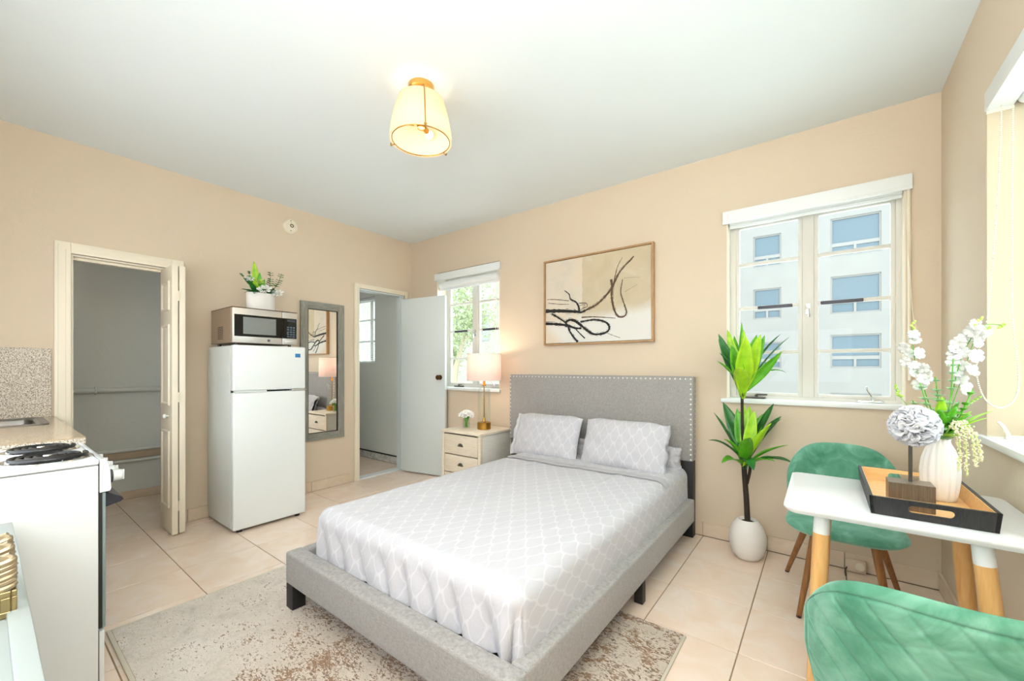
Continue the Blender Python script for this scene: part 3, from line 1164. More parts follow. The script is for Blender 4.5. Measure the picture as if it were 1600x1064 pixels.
b.box(1.282, 1.30, YF + 0.002, -2.87, 0.09, 0.846)
b.box(0.038, 1.282, YF + 0.002, -2.87, 0.09, 0.108)
b.box(0.038, 1.282, YF + 0.002, YF + 0.01, 0.108, 0.846)
b.box(0.03, 1.29, YF + 0.002, -2.92, 0.0, 0.09)
b.done('carcass', 'white_enamel', bc, smooth=0)
for x0 in (0.03, 0.66):
    b = B()
    b.box(x0, x0 + 0.62, -2.87, -2.852, 0.11, 0.84, 0.003)
    dr = b.done('door', 'white_enamel', bc)
    b = B()
    b.tube([(x0 + 0.31 - 0.05, -2.852, 0.77), (x0 + 0.31 - 0.05, -2.83, 0.77), (x0 + 0.31 + 0.05, -2.83, 0.77), (x0 + 0.31 + 0.05, -2.852, 0.77)], 0.004, 8)
    b.done('handle', 'chrome', dr)

sk = thing('sink', ((SX0 + SX1) / 2, (SY0 + SY1) / 2, 0.74), 'stainless steel sink set into the speckled countertop', 'sink')
def sinkrim(i, z):
    r = 0.05
    pts = []
    for qx, qy, a0 in ((SX1 - i - r, SY1 - i - r, 0), (SX0 + i + r, SY1 - i - r, 90), (SX0 + i + r, SY0 + i + r, 180), (SX1 - i - r, SY0 + i + r, 270)):
        for k in range(7):
            a = radians(a0 + 15 * k)
            pts.append((qx + r * cos(a), qy + r * sin(a), z))
    return pts
b = B()
b.skin([b.ring(sinkrim(i, z)) for i, z in ((-0.012, 0.885), (-0.012, 0.889), (0.0, 0.891), (0.02, 0.889), (0.03, 0.878), (0.036, 0.78), (0.05, 0.755), (0.08, 0.748))], True, False, True)
b.done('basin', Mat('sink_steel', '8E8A84', 0.35, 0.9).m, sk)
b = B()
b.lathe([(0.03, 0.749), (0.03, 0.752), (0.012, 0.752), (0.012, 0.749)], ((SX0 + SX1) / 2, (SY0 + SY1) / 2, 0), 20)
b.done('drain', 'chrome', sk)

# stove
st = thing('stove', (1.59, -3.15, 0), 'white electric coil stove standing at the end of the countertop', 'stove')
TX0, TX1, TY0, TY1, TZ = 1.325, 1.850, -3.47, -2.864, 0.865
b = B()
b.box(TX0 + 0.004, TX1 - 0.004, TY0, TY1, 0.03, 0.842, 0.002)
b.done('body', 'white_enamel', st)
b = B()
b.box(TX0, TX1, TY0, TY1 + 0.002, 0.844, TZ, 0.008, 3)
b.done('cooktop', 'white_enamel', st)
for yy in (-2.905, -2.895):
    b = B()
    b.box(TX0 + 0.05, TX0 + 0.056, yy - 0.004, yy, TZ, TZ + 0.001)
b.bm.free()
b = B()
prof = [(TY1 + 0.003, 0.865), (TY1 + 0.012, 0.8645), (TY1 + 0.020, 0.857), (TY1 + 0.030, 0.82), (TY1 + 0.032, 0.755), (TY1 + 0.029, 0.747), (TY1 + 0.003, 0.745)]
b.prism(prof, lambda y, z: (TX0, y, z), lambda y, z: (TX1, y, z))
cp = b.done('control_panel', 'white_enamel', st, smooth=40)
for k in range(5):
    kx = TX1 - 0.05 - 0.11 * k
    b = B()
    b.lathe([(0.024, 0), (0.024, 0.010), (0.021, 0.012)], (kx, TY1 + 0.031, 0.79), 20, Matrix.Rotation(radians(-90), 3, 'X'))
    kn = b.done('knob_skirt', 'latch', st)
    b = B()
    b.lathe([(0.021, 0.012), (0.020, 0.032), (0.016, 0.037), (0.001, 0.038)], (kx, TY1 + 0.031, 0.79), 20, Matrix.Rotation(radians(-90), 3, 'X'))
    b.box(kx - 0.004, kx + 0.004, TY1 + 0.06, TY1 + 0.075, 0.772, 0.808, 0.002)
    b.done('knob', 'white_enamel', kn)
b = B()
b.box(TX0 + 0.004, TX1 - 0.004, TY1 + 0.001, TY1 + 0.010, 0.26, 0.742)
b.done('oven_seal', 'dark_gap', st, smooth=0)
b = B()
b.box(TX0 + 0.004, TX1 - 0.004, TY1 + 0.010, TY1 + 0.019, 0.26, 0.742, 0.002)
od = b.done('oven_door', Mat('oven_door_glass', '7F8F8D', 0.15).m, st)
b = B()
b.box(TX0 + 0.09, TX1 - 0.09, TY1 + 0.0192, TY1 + 0.021, 0.36, 0.62)
b.done('oven_window', 'black_glass', od, smooth=0)
b = B()
hp = [(TY1 + 0.019, 0.735), (TY1 + 0.028, 0.738), (TY1 + 0.062, 0.716), (TY1 + 0.066, 0.706), (TY1 + 0.058, 0.700), (TY1 + 0.019, 0.690)]
b.prism(hp, lambda y, z: (TX0 + 0.03, y, z), lambda y, z: (TX1 - 0.006, y, z))
b.done('oven_handle', 'navy', od, smooth=40, label='dark navy oven handle')
b = B()
b.box(TX0 + 0.004, TX1 - 0.004, TY1 + 0.002, TY1 + 0.016, 0.05, 0.25, 0.003)
b.done('storage_drawer', 'white_enamel', st)
for x in (TX0 + 0.04, TX1 - 0.04):
    for y in (TY0 + 0.04, TY1 - 0.04):
        b = B()
        b.cyl((x, y, 0.001), (x, y, 0.031), 0.015, n=12)
        b.done('foot', 'black', st)
for bx, by, br in ((1.463, -2.975, 0.092), (1.715, -2.975, 0.100), (1.463, -3.25, 0.075), (1.715, -3.25, 0.092)):
    b = B()
    b.lathe([(br + 0.014, TZ + 0.001), (br + 0.012, TZ + 0.004), (br, TZ + 0.003), (br * 0.8, TZ - 0.001), (0.02, TZ + 0.0005)], (bx, by, 0), 32)
    dp = b.done('drip_pan', 'chrome', st)
    b = B()
    pts = []
    turns = 4.2
    for k in range(150):
        t = k / 149
        a = t * turns * 2 * pi + 0.6
        r = 0.016 + (br - 0.018) * t
        pts.append((bx + r * cos(a), by + r * sin(a), TZ + 0.011))
    b.tube(pts, 0.0062, 7)
    b.done('coil', 'black', dp)
    b = B()
    b.lathe([(0.012, TZ + 0.003), (0.013, TZ + 0.012), (0.010, TZ + 0.0175), (0.001, TZ + 0.0175)], (bx, by, 0), 14)
    b.done('coil_centre', 'chrome', dp)
    b = B()
    for k in range(3):
        a = k * 2 * pi / 3 + 0.3
        b.box(-0.0, br - 0.004, -0.0015, 0.0015, TZ + 0.002, TZ + 0.006, mat=Matrix.Translation((bx, by, 0)) @ Matrix.Rotation(a, 4, 'Z'))
    b.done('coil_support', 'chrome', dp)

# white table beside the stove with a tray rim, and the gold ornament on it
wt = thing('console_table', (2.75, -3.3, 0), 'pale white console table with a raised rim beside the stove', 'table')
AX0, AX1, AY0, AY1, AZ = 1.885, 3.62, YF + 0.02, -3.058, 0.710
b = B()
b.box(AX0 + 0.002, AX1 - 0.002, AY0 + 0.002, AY1 - 0.002, AZ - 0.03, AZ - 0.012, 0.002)
b.done('tabletop', 'sidetable_white', wt)
b = B()
rw = 0.03
b.box(AX0, AX1, AY1 - rw, AY1, AZ - 0.032, AZ, 0.004)
b.box(AX0, AX1, AY0, AY0 + rw, AZ - 0.032, AZ, 0.004)
b.box(AX0, AX0 + rw, AY0 + rw, AY1 - rw, AZ - 0.032, AZ, 0.004)
b.box(AX1 - rw, AX1, AY0 + rw, AY1 - rw, AZ - 0.032, AZ, 0.004)
b.done('rim', 'sidetable_white', wt)
for x in (AX0 + 0.03, AX1 - 0.03):
    for y in (AY0 + 0.03, AY1 - 0.03):
        b = B()
        b.box(x - 0.022, x + 0.022, y - 0.022, y + 0.022, 0.001, AZ - 0.03, 0.003)
        b.done('leg', 'sidetable_white', wt)

go = thing('gold_ornament', (2.60, -3.11, AZ - 0.004), 'gold openwork ornament with braided columns on the white console table', 'ornament')
GZ = AZ - 0.012
gm = Matrix.Translation((2.622, -3.074, GZ)) @ Matrix.Rotation(radians(180), 4, 'Z')
def gbar(b, *a):
    b.box(*a, 0.0015, 1, mat=gm)
b = B()
for y in (0.0, 0.062):
    gbar(b, 0.0, 0.20, y, y + 0.008, 0.001, 0.013)
    gbar(b, 0.0, 0.20, y, y + 0.008, 0.040, 0.052)
    for x in (0.0, 0.06, 0.12, 0.186):
        gbar(b, x, x + 0.014, y, y + 0.008, 0.013, 0.040)
for x in (0.0, 0.192):
    gbar(b, x, x + 0.008, 0.008, 0.062, 0.040, 0.052)
    gbar(b, x, x + 0.008, 0.008, 0.062, 0.001, 0.013)
    for y in (0.008, 0.048):
        gbar(b, x, x + 0.008, y, y + 0.014, 0.013, 0.040)
b.done('base', 'old_gold', go)
for kx, ky, hgt in ((0.020, 0.014, 0.058), (0.105, 0.014, 0.058), (0.180, 0.014, 0.058)):
    b = B()
    for s in range(3):
        pts = []
        for k in range(40):
            t = k / 39
            a = t * 4 * pi + s * 2 * pi / 3
            pts.append(gm @ Vector((kx + 0.012 * sin(a), ky + 0.012 * sin(2 * a) * 0.7 + 0.0, 0.056 + hgt * t)))
        b.tube(pts, 0.0075, 8)
    b.done('braid', Mat('aged_gold_braid', 'A9977A', 0.4, 0.8).m, go)
for kx in (0.062, 0.143):
    b = B()
    b.box(kx - 0.004, kx + 0.004, 0.004, 0.024, 0.052, 0.095, 0.002, mat=gm)
    b.done('post', 'old_gold', go)

# ------------------------------------------------------------------ pipes in the closet
pp = thing('closet_rail', (-1.06, -2.6, 0.34), 'white painted pipes and wooden batten along the closet wall', 'rail')
for z, r in ((0.992, 0.021), (0.450, 0.016), (0.352, 0.014)):
    b = B()
    b.cyl((-1.062, -3.39, z), (-1.062, -1.962, z), r, n=16)
    b.done('pipe', 'grey_wall', pp)
b = B()
b.box(-1.089, -1.07, -3.39, -1.962, 0.370, 0.432, 0.002)
b.done('batten', wood('plain_batten', 'C7B49A', 'B8A388', (24, 2, 24)), pp)
for y in (-2.52, -2.06):
    b = B()
    b.tube([(-1.088, y, 1.02), (-1.062, y, 1.022), (-1.036, y, 1.0), (-1.036, y, 0.975), (-1.062, y, 0.962), (-1.088, y, 0.965)], 0.006, 8)
    b.done('clamp', 'grey_wall', pp)

# ------------------------------------------------------------------ fridge, microwave, planter
FR = thing('fridge', (0.33, -1.78, 0), 'white two-door refrigerator standing against the wall beside the mirror', 'fridge')
fy0, fy1 = -2.030, -1.520
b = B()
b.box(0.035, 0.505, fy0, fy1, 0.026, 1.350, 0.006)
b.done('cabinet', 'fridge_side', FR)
b = B()
b.box(0.512, 0.568, fy0, fy1, 1.022, 1.355, 0.012, 3)
fz = b.done('freezer_door', 'fridge', FR)
b = B()
b.box(0.512, 0.568, fy0, fy1, 0.022, 1.010, 0.012, 3)
fd = b.done('fridge_door', 'fridge', FR)
b = B()
b.box(0.505, 0.513, fy0 + 0.006, fy1 - 0.006, 0.05, 1.345)
b.done('door_gasket', 'dark_gap', FR, smooth=0)
for z0, z1, p in ((1.012, 1.022, fz), (1.008, 1.012, fd)):
    b = B()
    b.box(0.540, 0.572, fy0 + 0.01, fy0 + 0.22, z0, z1, 0.002)
    b.done('handle_grip', 'fridge_side', p)
b = B()
b.box(0.53, 0.576, fy1 - 0.11, fy1 + 0.002, 1.0115, 1.0205, 0.003)
b.done('hinge', 'steel', FR)
b = B()
b.box(0.5682, 0.5692, fy1 - 0.082, fy1 - 0.042, 1.272, 1.302)
b.done('sticker', Mat('blue_sticker', '2F7FB8', 0.4).m, fz, smooth=0, label='small blue energy sticker')
b = B()
b.box(0.5682, 0.5688, fy1 - 0.082, fy1 - 0.042, 1.302, 1.316)
b.done('sticker', 'white_gloss', fz, smooth=0, label='white strip above the blue sticker')
for y in (fy0 + 0.05, fy1 - 0.05):
    for x in (0.08, 0.53):
        b = B()
        b.cyl((x, y, 0.001), (x, y, 0.0225 if x > 0.5 else 0.031), 0.018, n=12)
        b.done('foot', 'black', FR)

MW = thing('microwave', (0.30, -1.80, 1.357), 'stainless steel microwave with black door on top of the fridge', 'microwave')
my0, my1, mz0, mz1 = -2.025, -1.572, 1.372, 1.628
b = B()
b.box(0.10, 0.500, my0, my1, mz0, mz1, 0.004)
b.done('body', 'steel_side', MW)
b = B()
b.box(0.10, 0.535, my0 - 0.001, my1 + 0.001, mz1, mz1 + 0.004, 0.001)
b.done('top_edge', 'bronze', MW)
yd = my1 - 0.115
for nm, ya, yb, mat in (('door', my0, yd - 0.001, 'steel'), ('control_face', yd + 0.001, my1, 'steel')):
    b = B()
    b.box(0.502, 0.538, ya, yb, mz0, mz1 - 0.002, 0.004)
    o = b.done(nm, mat, MW)
    if nm == 'door':
        b = B()
        b.box(0.538, 0.541, ya + 0.012, yb, mz0 + 0.047, mz1 - 0.05, 0.001)
        g = b.done('door_glass', 'black_glass', o, smooth=0)
        b = B()
        b.box(0.541, 0.5416, ya + 0.068, yb - 0.045, mz0 + 0.066, mz1 - 0.066)
        b.done('viewing_window', Mat('grey_mesh_window', '7E807C', 0.2).m, g, smooth=0)
        b = B()
        b.lathe([(0.010, 0), (0.010, 0.002), (0.001, 0.002)], (0.538, (my0 + my1) / 2 + 0.015, mz0 + 0.024), 18, Matrix.Rotation(radians(90), 3, 'Y'))
        e = b.done('badge', 'latch', o, label='small round dark badge')
        b = B()
        b.tube([(0.5403, (my0 + my1) / 2 + 0.015 + 0.0068 * cos(a * pi / 8), mz0 + 0.024 + 0.0068 * sin(a * pi / 8)) for a in range(16)], 0.0009, 5, closed=True)
        b.done('badge_ring', 'chrome', e)
    else:
        b = B()
        b.box(0.538, 0.541, ya, yb - 0.006, mz0 + 0.047, mz1 - 0.05, 0.001)
        g = b.done('control_panel', 'black_glass', o, smooth=0)
        for r in range(5):
            for c_ in range(3):
                b = B()
                b.box(0.541, 0.5418, ya + 0.034 + c_ * 0.022, ya + 0.049 + c_ * 0.022, mz0 + 0.058 + r * 0.018, mz0 + 0.069 + r * 0.018)
                b.done('key', Mat('panel_key', '4C5A66', 0.3).m if r + c_ == 0 else bpy.data.materials['panel_key'], g, smooth=0)
        b = B()
        b.box(0.541, 0.5418, ya + 0.034, ya + 0.095, mz1 - 0.075, mz1 - 0.058)
        b.done('display', 'latch', g, smooth=0)
        b = B()
        b.box(0.538, 0.5405, ya + 0.02, yb - 0.018, mz0 + 0.012, mz0 + 0.036, 0.002)
        b.done('open_button', 'steel', o)
b = B()
for r in range(8):
    for c_ in range(4):
        b.box(0.25 + c_ * 0.028, 0.268 + c_ * 0.028, my0 - 0.0008, my0 + 0.0002, mz0 + 0.03 + r * 0.0125, mz0 + 0.036 + r * 0.0125)
b.done('vent_slots', 'dark_gap', MW, smooth=0)
for y in (my0 + 0.04, my1 - 0.04):
    for x in (0.15, 0.49):
        b = B()
        b.cyl((x, y, 1.3555), (x, y, mz0 + 0.001), 0.012, n=12)
        b.done('foot', 'black', MW)


# leaves and flowers
def strap(b, base, tip, width, sag=0.2, n=9, fold=0.25, side=None, twist=0.0, peak=0.45, wave=0.0):
    """a strap-shaped leaf that rises from base and bends over towards tip; folded along its midrib"""
    base, tip = Vector(base), Vector(tip)
    ax = tip - base
    L = ax.length
    up = Vector((0, 0, 1))
    mid = base.lerp(tip, 0.5) + up * (sag * L)
    rows = []
    for i in range(n + 1):
        t = i / n
        p = base * (1 - t) ** 2 + mid * (2 * t * (1 - t)) + tip * t * t
        tg = ((mid - base) * (2 * (1 - t)) + (tip - mid) * (2 * t)).normalized()
        s = tg.cross(up) if side is None else Vector(side)
        if s.length < 1e-3:
            s = Vector((1, 0, 0))
        s = (s - tg * s.dot(tg)).normalized()
        if twist:
            s = Matrix.Rotation(twist * t, 3, tg) @ s
        nr = s.cross(tg).normalized()
        if t <= peak:
            w = width * (0.30 + 0.70 * sin(t / peak * pi / 2))
        else:
            w = width * max(0.02, cos((t - peak) / (1 - peak) * pi / 2) ** 0.75)
        wv = wave * sin(t * 9) * w
        rows.append([p - s * w + nr * (fold * w + wv), p - s * w * 0.5 + nr * fold * 0.35 * w, p, p + s * w * 0.5 + nr * fold * 0.35 * w, p + s * w + nr * (fold * w - wv)])
    th = 0.0012
    top = [b.ring(r) for r in rows]
    for a, c in zip(top, top[1:]):
        for k in range(4):
            b.bm.faces.new((a[k], a[k + 1], c[k + 1], c[k]))
    return b


def solid(o, th=0.001):
    md = o.modifiers.new('thickness', 'SOLIDIFY')
    md.thickness = th
    md.offset = 0
    return o


PLx, PLy, PLz = 0.285, -1.742, 1.633
PL = thing('flower_planter', (PLx, PLy, PLz), 'white oval planter of white flowers and eucalyptus on the microwave', 'planter')
b = B()
b.lathe([(0.096, 0.0), (0.101, 0.004), (0.103, 0.06), (0.104, 0.150), (0.102, 0.155), (0.098, 0.153), (0.096, 0.13), (0.001, 0.13)], (PLx, PLy, PLz), 40, Matrix.Diagonal((0.62, 1.0, 1.0)))
b.done('pot', 'ceramic', PL)
random.seed(11)
# dark low leaves over the rim, lilies, roses, eucalyptus sprigs
PT_ = PLz + 0.15
for k in range(18):
    a = k * 2 * pi / 18 + random.uniform(-.1, .1)
    r = random.uniform(0.105, 0.14)
    b = B()
    strap(b, (PLx + 0.03 * cos(a), PLy + 0.06 * sin(a), PT_), (PLx + r * 0.7 * cos(a), PLy + r * sin(a), PT_ + random.uniform(-0.012, 0.035)), 0.019, 0.2)
    solid(b.done('leaf', 'leaf_dark', PL, flip=False))
for (dx, dy, dz, w, mt_) in ((0.01, -0.035, 0.255, 0.026, 'leaf_bright'), (0.03, 0.0, 0.17, 0.022, 'leaf_mid'), (0.03, -0.07, 0.13, 0.022, 'leaf_mid'), (0.05, -0.05, 0.10, 0.022, 'leaf_bright'), (0.06, -0.09, 0.09, 0.02, 'leaf_dark'), (0.05, 0.03, 0.12, 0.018, 'leaf_mid')):
    b = B()
    strap(b, (PLx, PLy - 0.02, PT_ - 0.01), (PLx + dx, PLy - 0.02 + dy, PT_ + dz), w, 0.02, side=(0.2, 1, 0))
    solid(b.done('leaf', mt_, PL, flip=False))


def sprig(root, pts, n, size, mat, stem='leaf_dark', up=0.3):
    P = curve(pts, 6)
    b = B()
    b.tube(P, 0.0018, 5)
    b.done('stem', stem, root)
    for k in range(n):
        i = int((k + 1) / (n + 0.5) * (len(P) - 1))
        p = P[i]
        t = (P[min(i + 1, len(P) - 1)] - P[i - 1]).normalized()
        s = t.cross(Vector((0.4, 0.1, 1))).normalized()
        for sg in (-1, 1):
            sz = size * (1.1 - 0.5 * k / n)
            b = B()
            strap(b, p, p + s * sg * sz + t * sz * up, sz * 0.48, 0.12, 6)
            solid(b.done('leaf', mat, root, flip=False))


for pts in ([(0, -0.03, 0.15), (0.03, -0.10, 0.22), (0.05, -0.165, 0.285)], [(0, 0.03, 0.15), (0.02, 0.06, 0.24), (0.01, 0.065, 0.345)], [(0, 0.05, 0.15), (0.03, 0.11, 0.24), (0.01, 0.155, 0.345)],
            [(0, -0.02, 0.15), (0.0, -0.07, 0.25), (0.0, -0.085, 0.325)]):
    sprig(PL, [(PLx + p[0], PLy + p[1], PLz + p[2]) for p in pts], 9, 0.036, 'leaf_dark')


def rose(root, c, r, mat='rose_white', name='blossom', seed=0, axis=(0.6, -0.3, 0.7)):
    """cupped overlapping petals around a bud"""
    rnd = random.Random(seed)
    q = Vector((0, 0, 1)).rotation_difference(Vector(axis)).to_matrix()
    b = B()
    for ring, (n, rr, tilt, sz) in enumerate(((3, 0.18, 0.15, 0.55), (5, 0.42, 0.45, 0.75), (6, 0.70, 0.85, 0.85), (7, 0.9, 1.15, 0.85))):
        for k in range(n):
            a = 2 * pi * k / n + ring * 0.5 + rnd.uniform(-.1, .1)
            base = Vector((cos(a), sin(a), 0)) * rr * 0.25
            def pt(u, v, a=a, rr=rr, tilt=tilt, sz=sz):
                x = (u - 0.5) * 2
                wv = sz * (0.35 + 0.65 * sin(min(1, v * 1.2) * pi / 2)) * (1 - 0.5 * v ** 4)
                out = rr * (0.25 + 0.75 * v) * sin(min(1.35, tilt * (0.4 + 0.8 * v)))
                hh = 0.9 * v * cos(tilt * 0.8 * v) * (1 - 0.25 * x * x)
                aa = a + x * wv * 0.75 / max(0.3, rr)  * 0.6
                R_ = out + 0.12
                return q @ (Vector((R_ * cos(aa), R_ * sin(aa), hh - 0.35)) * r) + Vector(c)
            b.grid(pt, 5, 4)
    return solid(b.done(name, mat, root, flip=False, smooth=60), 0.0008)


rose(PL, (PLx + 0.055, PLy + 0.005, PLz + 0.185), 0.055, seed=1)
rose(PL, (PLx + 0.045, PLy + 0.105, PLz + 0.170), 0.050, seed=2)
rose(PL, (PLx + 0.02, PLy - 0.090, PLz + 0.255), 0.036, seed=3)
rose(PL, (PLx + 0.03, PLy - 0.020, PLz + 0.245), 0.034, seed=4, mat='leaf_yellow')

# smoke detector, mirror
sd = thing('smoke_detector', (0.0, -1.39, 2.487), 'round cream smoke detector high on the left wall', 'detector')
RY = Matrix.Rotation(radians(90), 3, 'Y')
b = B()
b.lathe([(0.066, 0), (0.066, 0.012), (0.060, 0.022), (0.052, 0.030), (0.001, 0.032)], (0.0005, -1.39, 2.487), 36, RY)
sdb = b.done('housing', 'trim', sd)
b = B()
b.lathe([(0.042, 0.031), (0.042, 0.036), (0.034, 0.039), (0.001, 0.040)], (0.0005, -1.39, 2.487), 30, RY)
b.done('cover', 'trim', sd)
b = B()
b.tube([(0.041, -1.39 + 0.013 * cos(a * pi / 10), 2.487 + 0.013 * sin(a * pi / 10)) for a in range(20)], 0.0035, 6, closed=True)
b.done('test_button', 'bronze', sd)
for dz in (0.045, 0.026, -0.042):
    b = B()
    b.ball((0.036 if abs(dz) < 0.04 else 0.031, -1.395, 2.487 + dz), 0.005, 8, 6)
    b.done('indicator', 'dark_gap', sd)

MI = thing('wall_mirror', (0.0, -1.085, 0.49), 'tall mirror in a weathered grey wood frame on the wall beside the fridge', 'mirror')
qy0, qy1, qz0, qz1, fw = -1.303, -0.868, 0.490, 1.822, 0.068
for nm, (ya, yb, za, zb), mat in (('frame_side', (qy0, qy0 + fw, qz0, qz1), 'grey_wood'), ('frame_side', (qy1 - fw, qy1, qz0, qz1), 'grey_wood'),
                                  ('frame_rail', (qy0 + fw, qy1 - fw, qz0, qz0 + fw), 'grey_wood_h'), ('frame_rail', (qy0 + fw, qy1 - fw, qz1 - fw, qz1), 'grey_wood_h')):
    b = B()
    b.box(0.002, 0.026, ya, yb, za, zb, 0.003)
    b.done(nm, mat, MI)
b = B()
for ya, yb, za, zb in ((qy0 + fw, qy0 + fw + 0.006, qz0 + fw, qz1 - fw), (qy1 - fw - 0.006, qy1 - fw, qz0 + fw, qz1 - fw), (qy0 + fw, qy1 - fw, qz0 + fw, qz0 + fw + 0.006), (qy0 + fw, qy1 - fw, qz1 - fw - 0.006, qz1 - fw)):
    b.box(0.010, 0.021, ya, yb, za, zb)
b.done('inner_lip', 'dark_gap', MI, smooth=0)
b = B()
b.box(0.003, 0.012, qy0 + fw - 0.004, qy1 - fw + 0.004, qz0 + fw - 0.004, qz1 - fw + 0.004)
b.done('mirror_glass', 'mirror', MI, smooth=0)

# ------------------------------------------------------------------ pendant lamp
Lx, Ly = 2.22, -1.715
CLp = thing('ceiling_lamp', (Lx, Ly, H), 'ceiling lamp with a white drum shade in a thin gold frame', 'lamp')
b = B()
b.lathe([(0.066, H - 0.0005), (0.066, H - 0.022), (0.060, H - 0.028), (0.018, H - 0.030), (0.012, H - 0.075), (0.001, H - 0.078)], (Lx, Ly, 0), 36)
b.done('canopy', 'gold', CLp)
SH0, SH1, SR0, SR1 = 2.375, 2.590, 0.160, 0.118
m = Mat('lit_shade_fabric', 'EADFCB', 0.8)
tr_ = m.n.new('ShaderNodeBsdfTranslucent')
tr_.inputs['Color'].default_value = (*lin('FFF0D6'), 1)
mx_ = m.n.new('ShaderNodeMixShader')
mx_.inputs[0].default_value = 0.55
m.link(m.b.outputs[0], mx_.inputs[1])
m.link(tr_.outputs[0], mx_.inputs[2])
m.link(mx_.outputs[0], m.n['Material Output'].inputs[0])
MT['shade'] = m.m
b = B()
prof = []
for k in range(9):
    t = k / 8
    prof.append((SR0 + (SR1 - SR0) * (t ** 1.6), SH0 + (SH1 - SH0) * t))
prof += [(r - 0.003, z) for r, z in prof[::-1]]
b.lathe(prof + [prof[0]], (Lx, Ly, 0), 48, caps=False)
b.done('shade', 'shade', CLp, merge=1e-5)
b = B()
b.tube([(Lx + (SR0 - 0.012) * cos(a * pi / 24), Ly + (SR0 - 0.012) * sin(a * pi / 24), SH0 + 0.004) for a in range(48)], 0.0028, 6, closed=True)
b.done('inner_ring', 'brass', CLp)
camdir = math.atan2(-3.1187 - Ly, 3.8915 - Lx)
for k in range(3):
    a = camdir + 0.12 + k * 2 * pi / 3
    u = Vector((cos(a), sin(a), 0))
    c = Vector((Lx, Ly, 0))
    P = curve([c + u * 0.03 + Vector((0, 0, H - 0.02)), c + u * 0.085 + Vector((0, 0, H - 0.045)), c + u * (SR1 + 0.012) + Vector((0, 0, SH1 - 0.02)), c + u * (SR0 + 0.006) + Vector((0, 0, SH0 + 0.03)),
               c + u * (SR0 + 0.010) + Vector((0, 0, SH0 + 0.004)), c + u * (SR0 - 0.012) + Vector((0, 0, SH0 + 0.004))], 6)
    b = B()
    b.tube(P, 0.0030, 7)
    b.ball(c + u * (SR0 + 0.008) + Vector((0, 0, SH0 + 0.002)), 0.007, 10, 7)
    b.done('arm', 'brass', CLp)
b = B()
b.cyl((Lx, Ly, 2.595), (Lx, Ly, 2.46), 0.010, n=14)
b.lathe([(0.001, 2.44), (0.02, 2.445), (0.022, 2.465), (0.010, 2.475)], (Lx, Ly, 0), 20)
b.done('stem', 'brass', CLp)
for k in range(3):
    a = camdir + 0.6 + k * 2 * pi / 3
    u = Vector((cos(a), sin(a), 0))
    c = Vector((Lx, Ly, 2.468))
    b = B()
    b.cyl(c, c + u * 0.034, 0.006, n=8)
    b.cyl(c + u * 0.030, c + u * 0.068, 0.0145, n=14)
    b.done('socket', 'brass', CLp)
    b = B()
    q = Vector((0, 0, 1)).rotation_difference(u).to_matrix()
    b.lathe([(0.010, 0.0), (0.012, 0.010), (0.021, 0.028), (0.022, 0.038), (0.014, 0.050), (0.001, 0.054)], c + u * 0.068, 16, q)
    b.done('bulb', glow('warm_bulb', 'FFE7BE', 2.4) if k == 0 else 'bulb', CLp) if k == 0 else b.done('bulb', bpy.data.materials['warm_bulb'], CLp)
l = bpy.data.lights.new('ceiling_lamp_light', 'POINT')
l.energy, l.color, l.shadow_soft_size = 1.6, (1.0, 0.88, 0.72), 0.05
o = bpy.data.objects.new('ceiling_lamp_light', l)
C.objects.link(o)
o.location = (Lx, Ly, 2.425)

# ------------------------------------------------------------------ picture
PA = thing('framed_painting', (2.39, 0, 1.385), 'abstract canvas with dark brush loops in a light oak frame above the bed', 'painting')
px0, px1, pz0, pz1 = 1.900, 2.882, 1.388, 2.144
for x0, x1, z0, z1, nm in ((px0, px0 + 0.014, pz0, pz1, 'frame_side'), (px1 - 0.014, px1, pz0, pz1, 'frame_side'), (px0 + 0.014, px1 - 0.014, pz0, pz0 + 0.014, 'frame_rail'), (px0 + 0.014, px1 - 0.014, pz1 - 0.014, pz1, 'frame_rail')):
    b = B()
    b.box(x0, x1, -0.042, -0.002, z0, z1, 0.002)
    b.done(nm, 'frame_oak', PA)
cx0, cx1, cz0, cz1 = px0 + 0.018, px1 - 0.018, pz0 + 0.018, pz1 - 0.018
b = B()
b.box(cx0, cx1, -0.032, -0.004, cz0, cz1)
b.grid(lambda u, v: (cx0 + (cx1 - cx0) * u, -0.0325, cz0 + (cz1 - cz0) * v), 2, 2, lambda u, v: (u * 1.3, v))
cv = b.done('canvas', 'canvas', PA, smooth=0)
MT['canvas'].node_tree.nodes  # uv is 1.3 wide
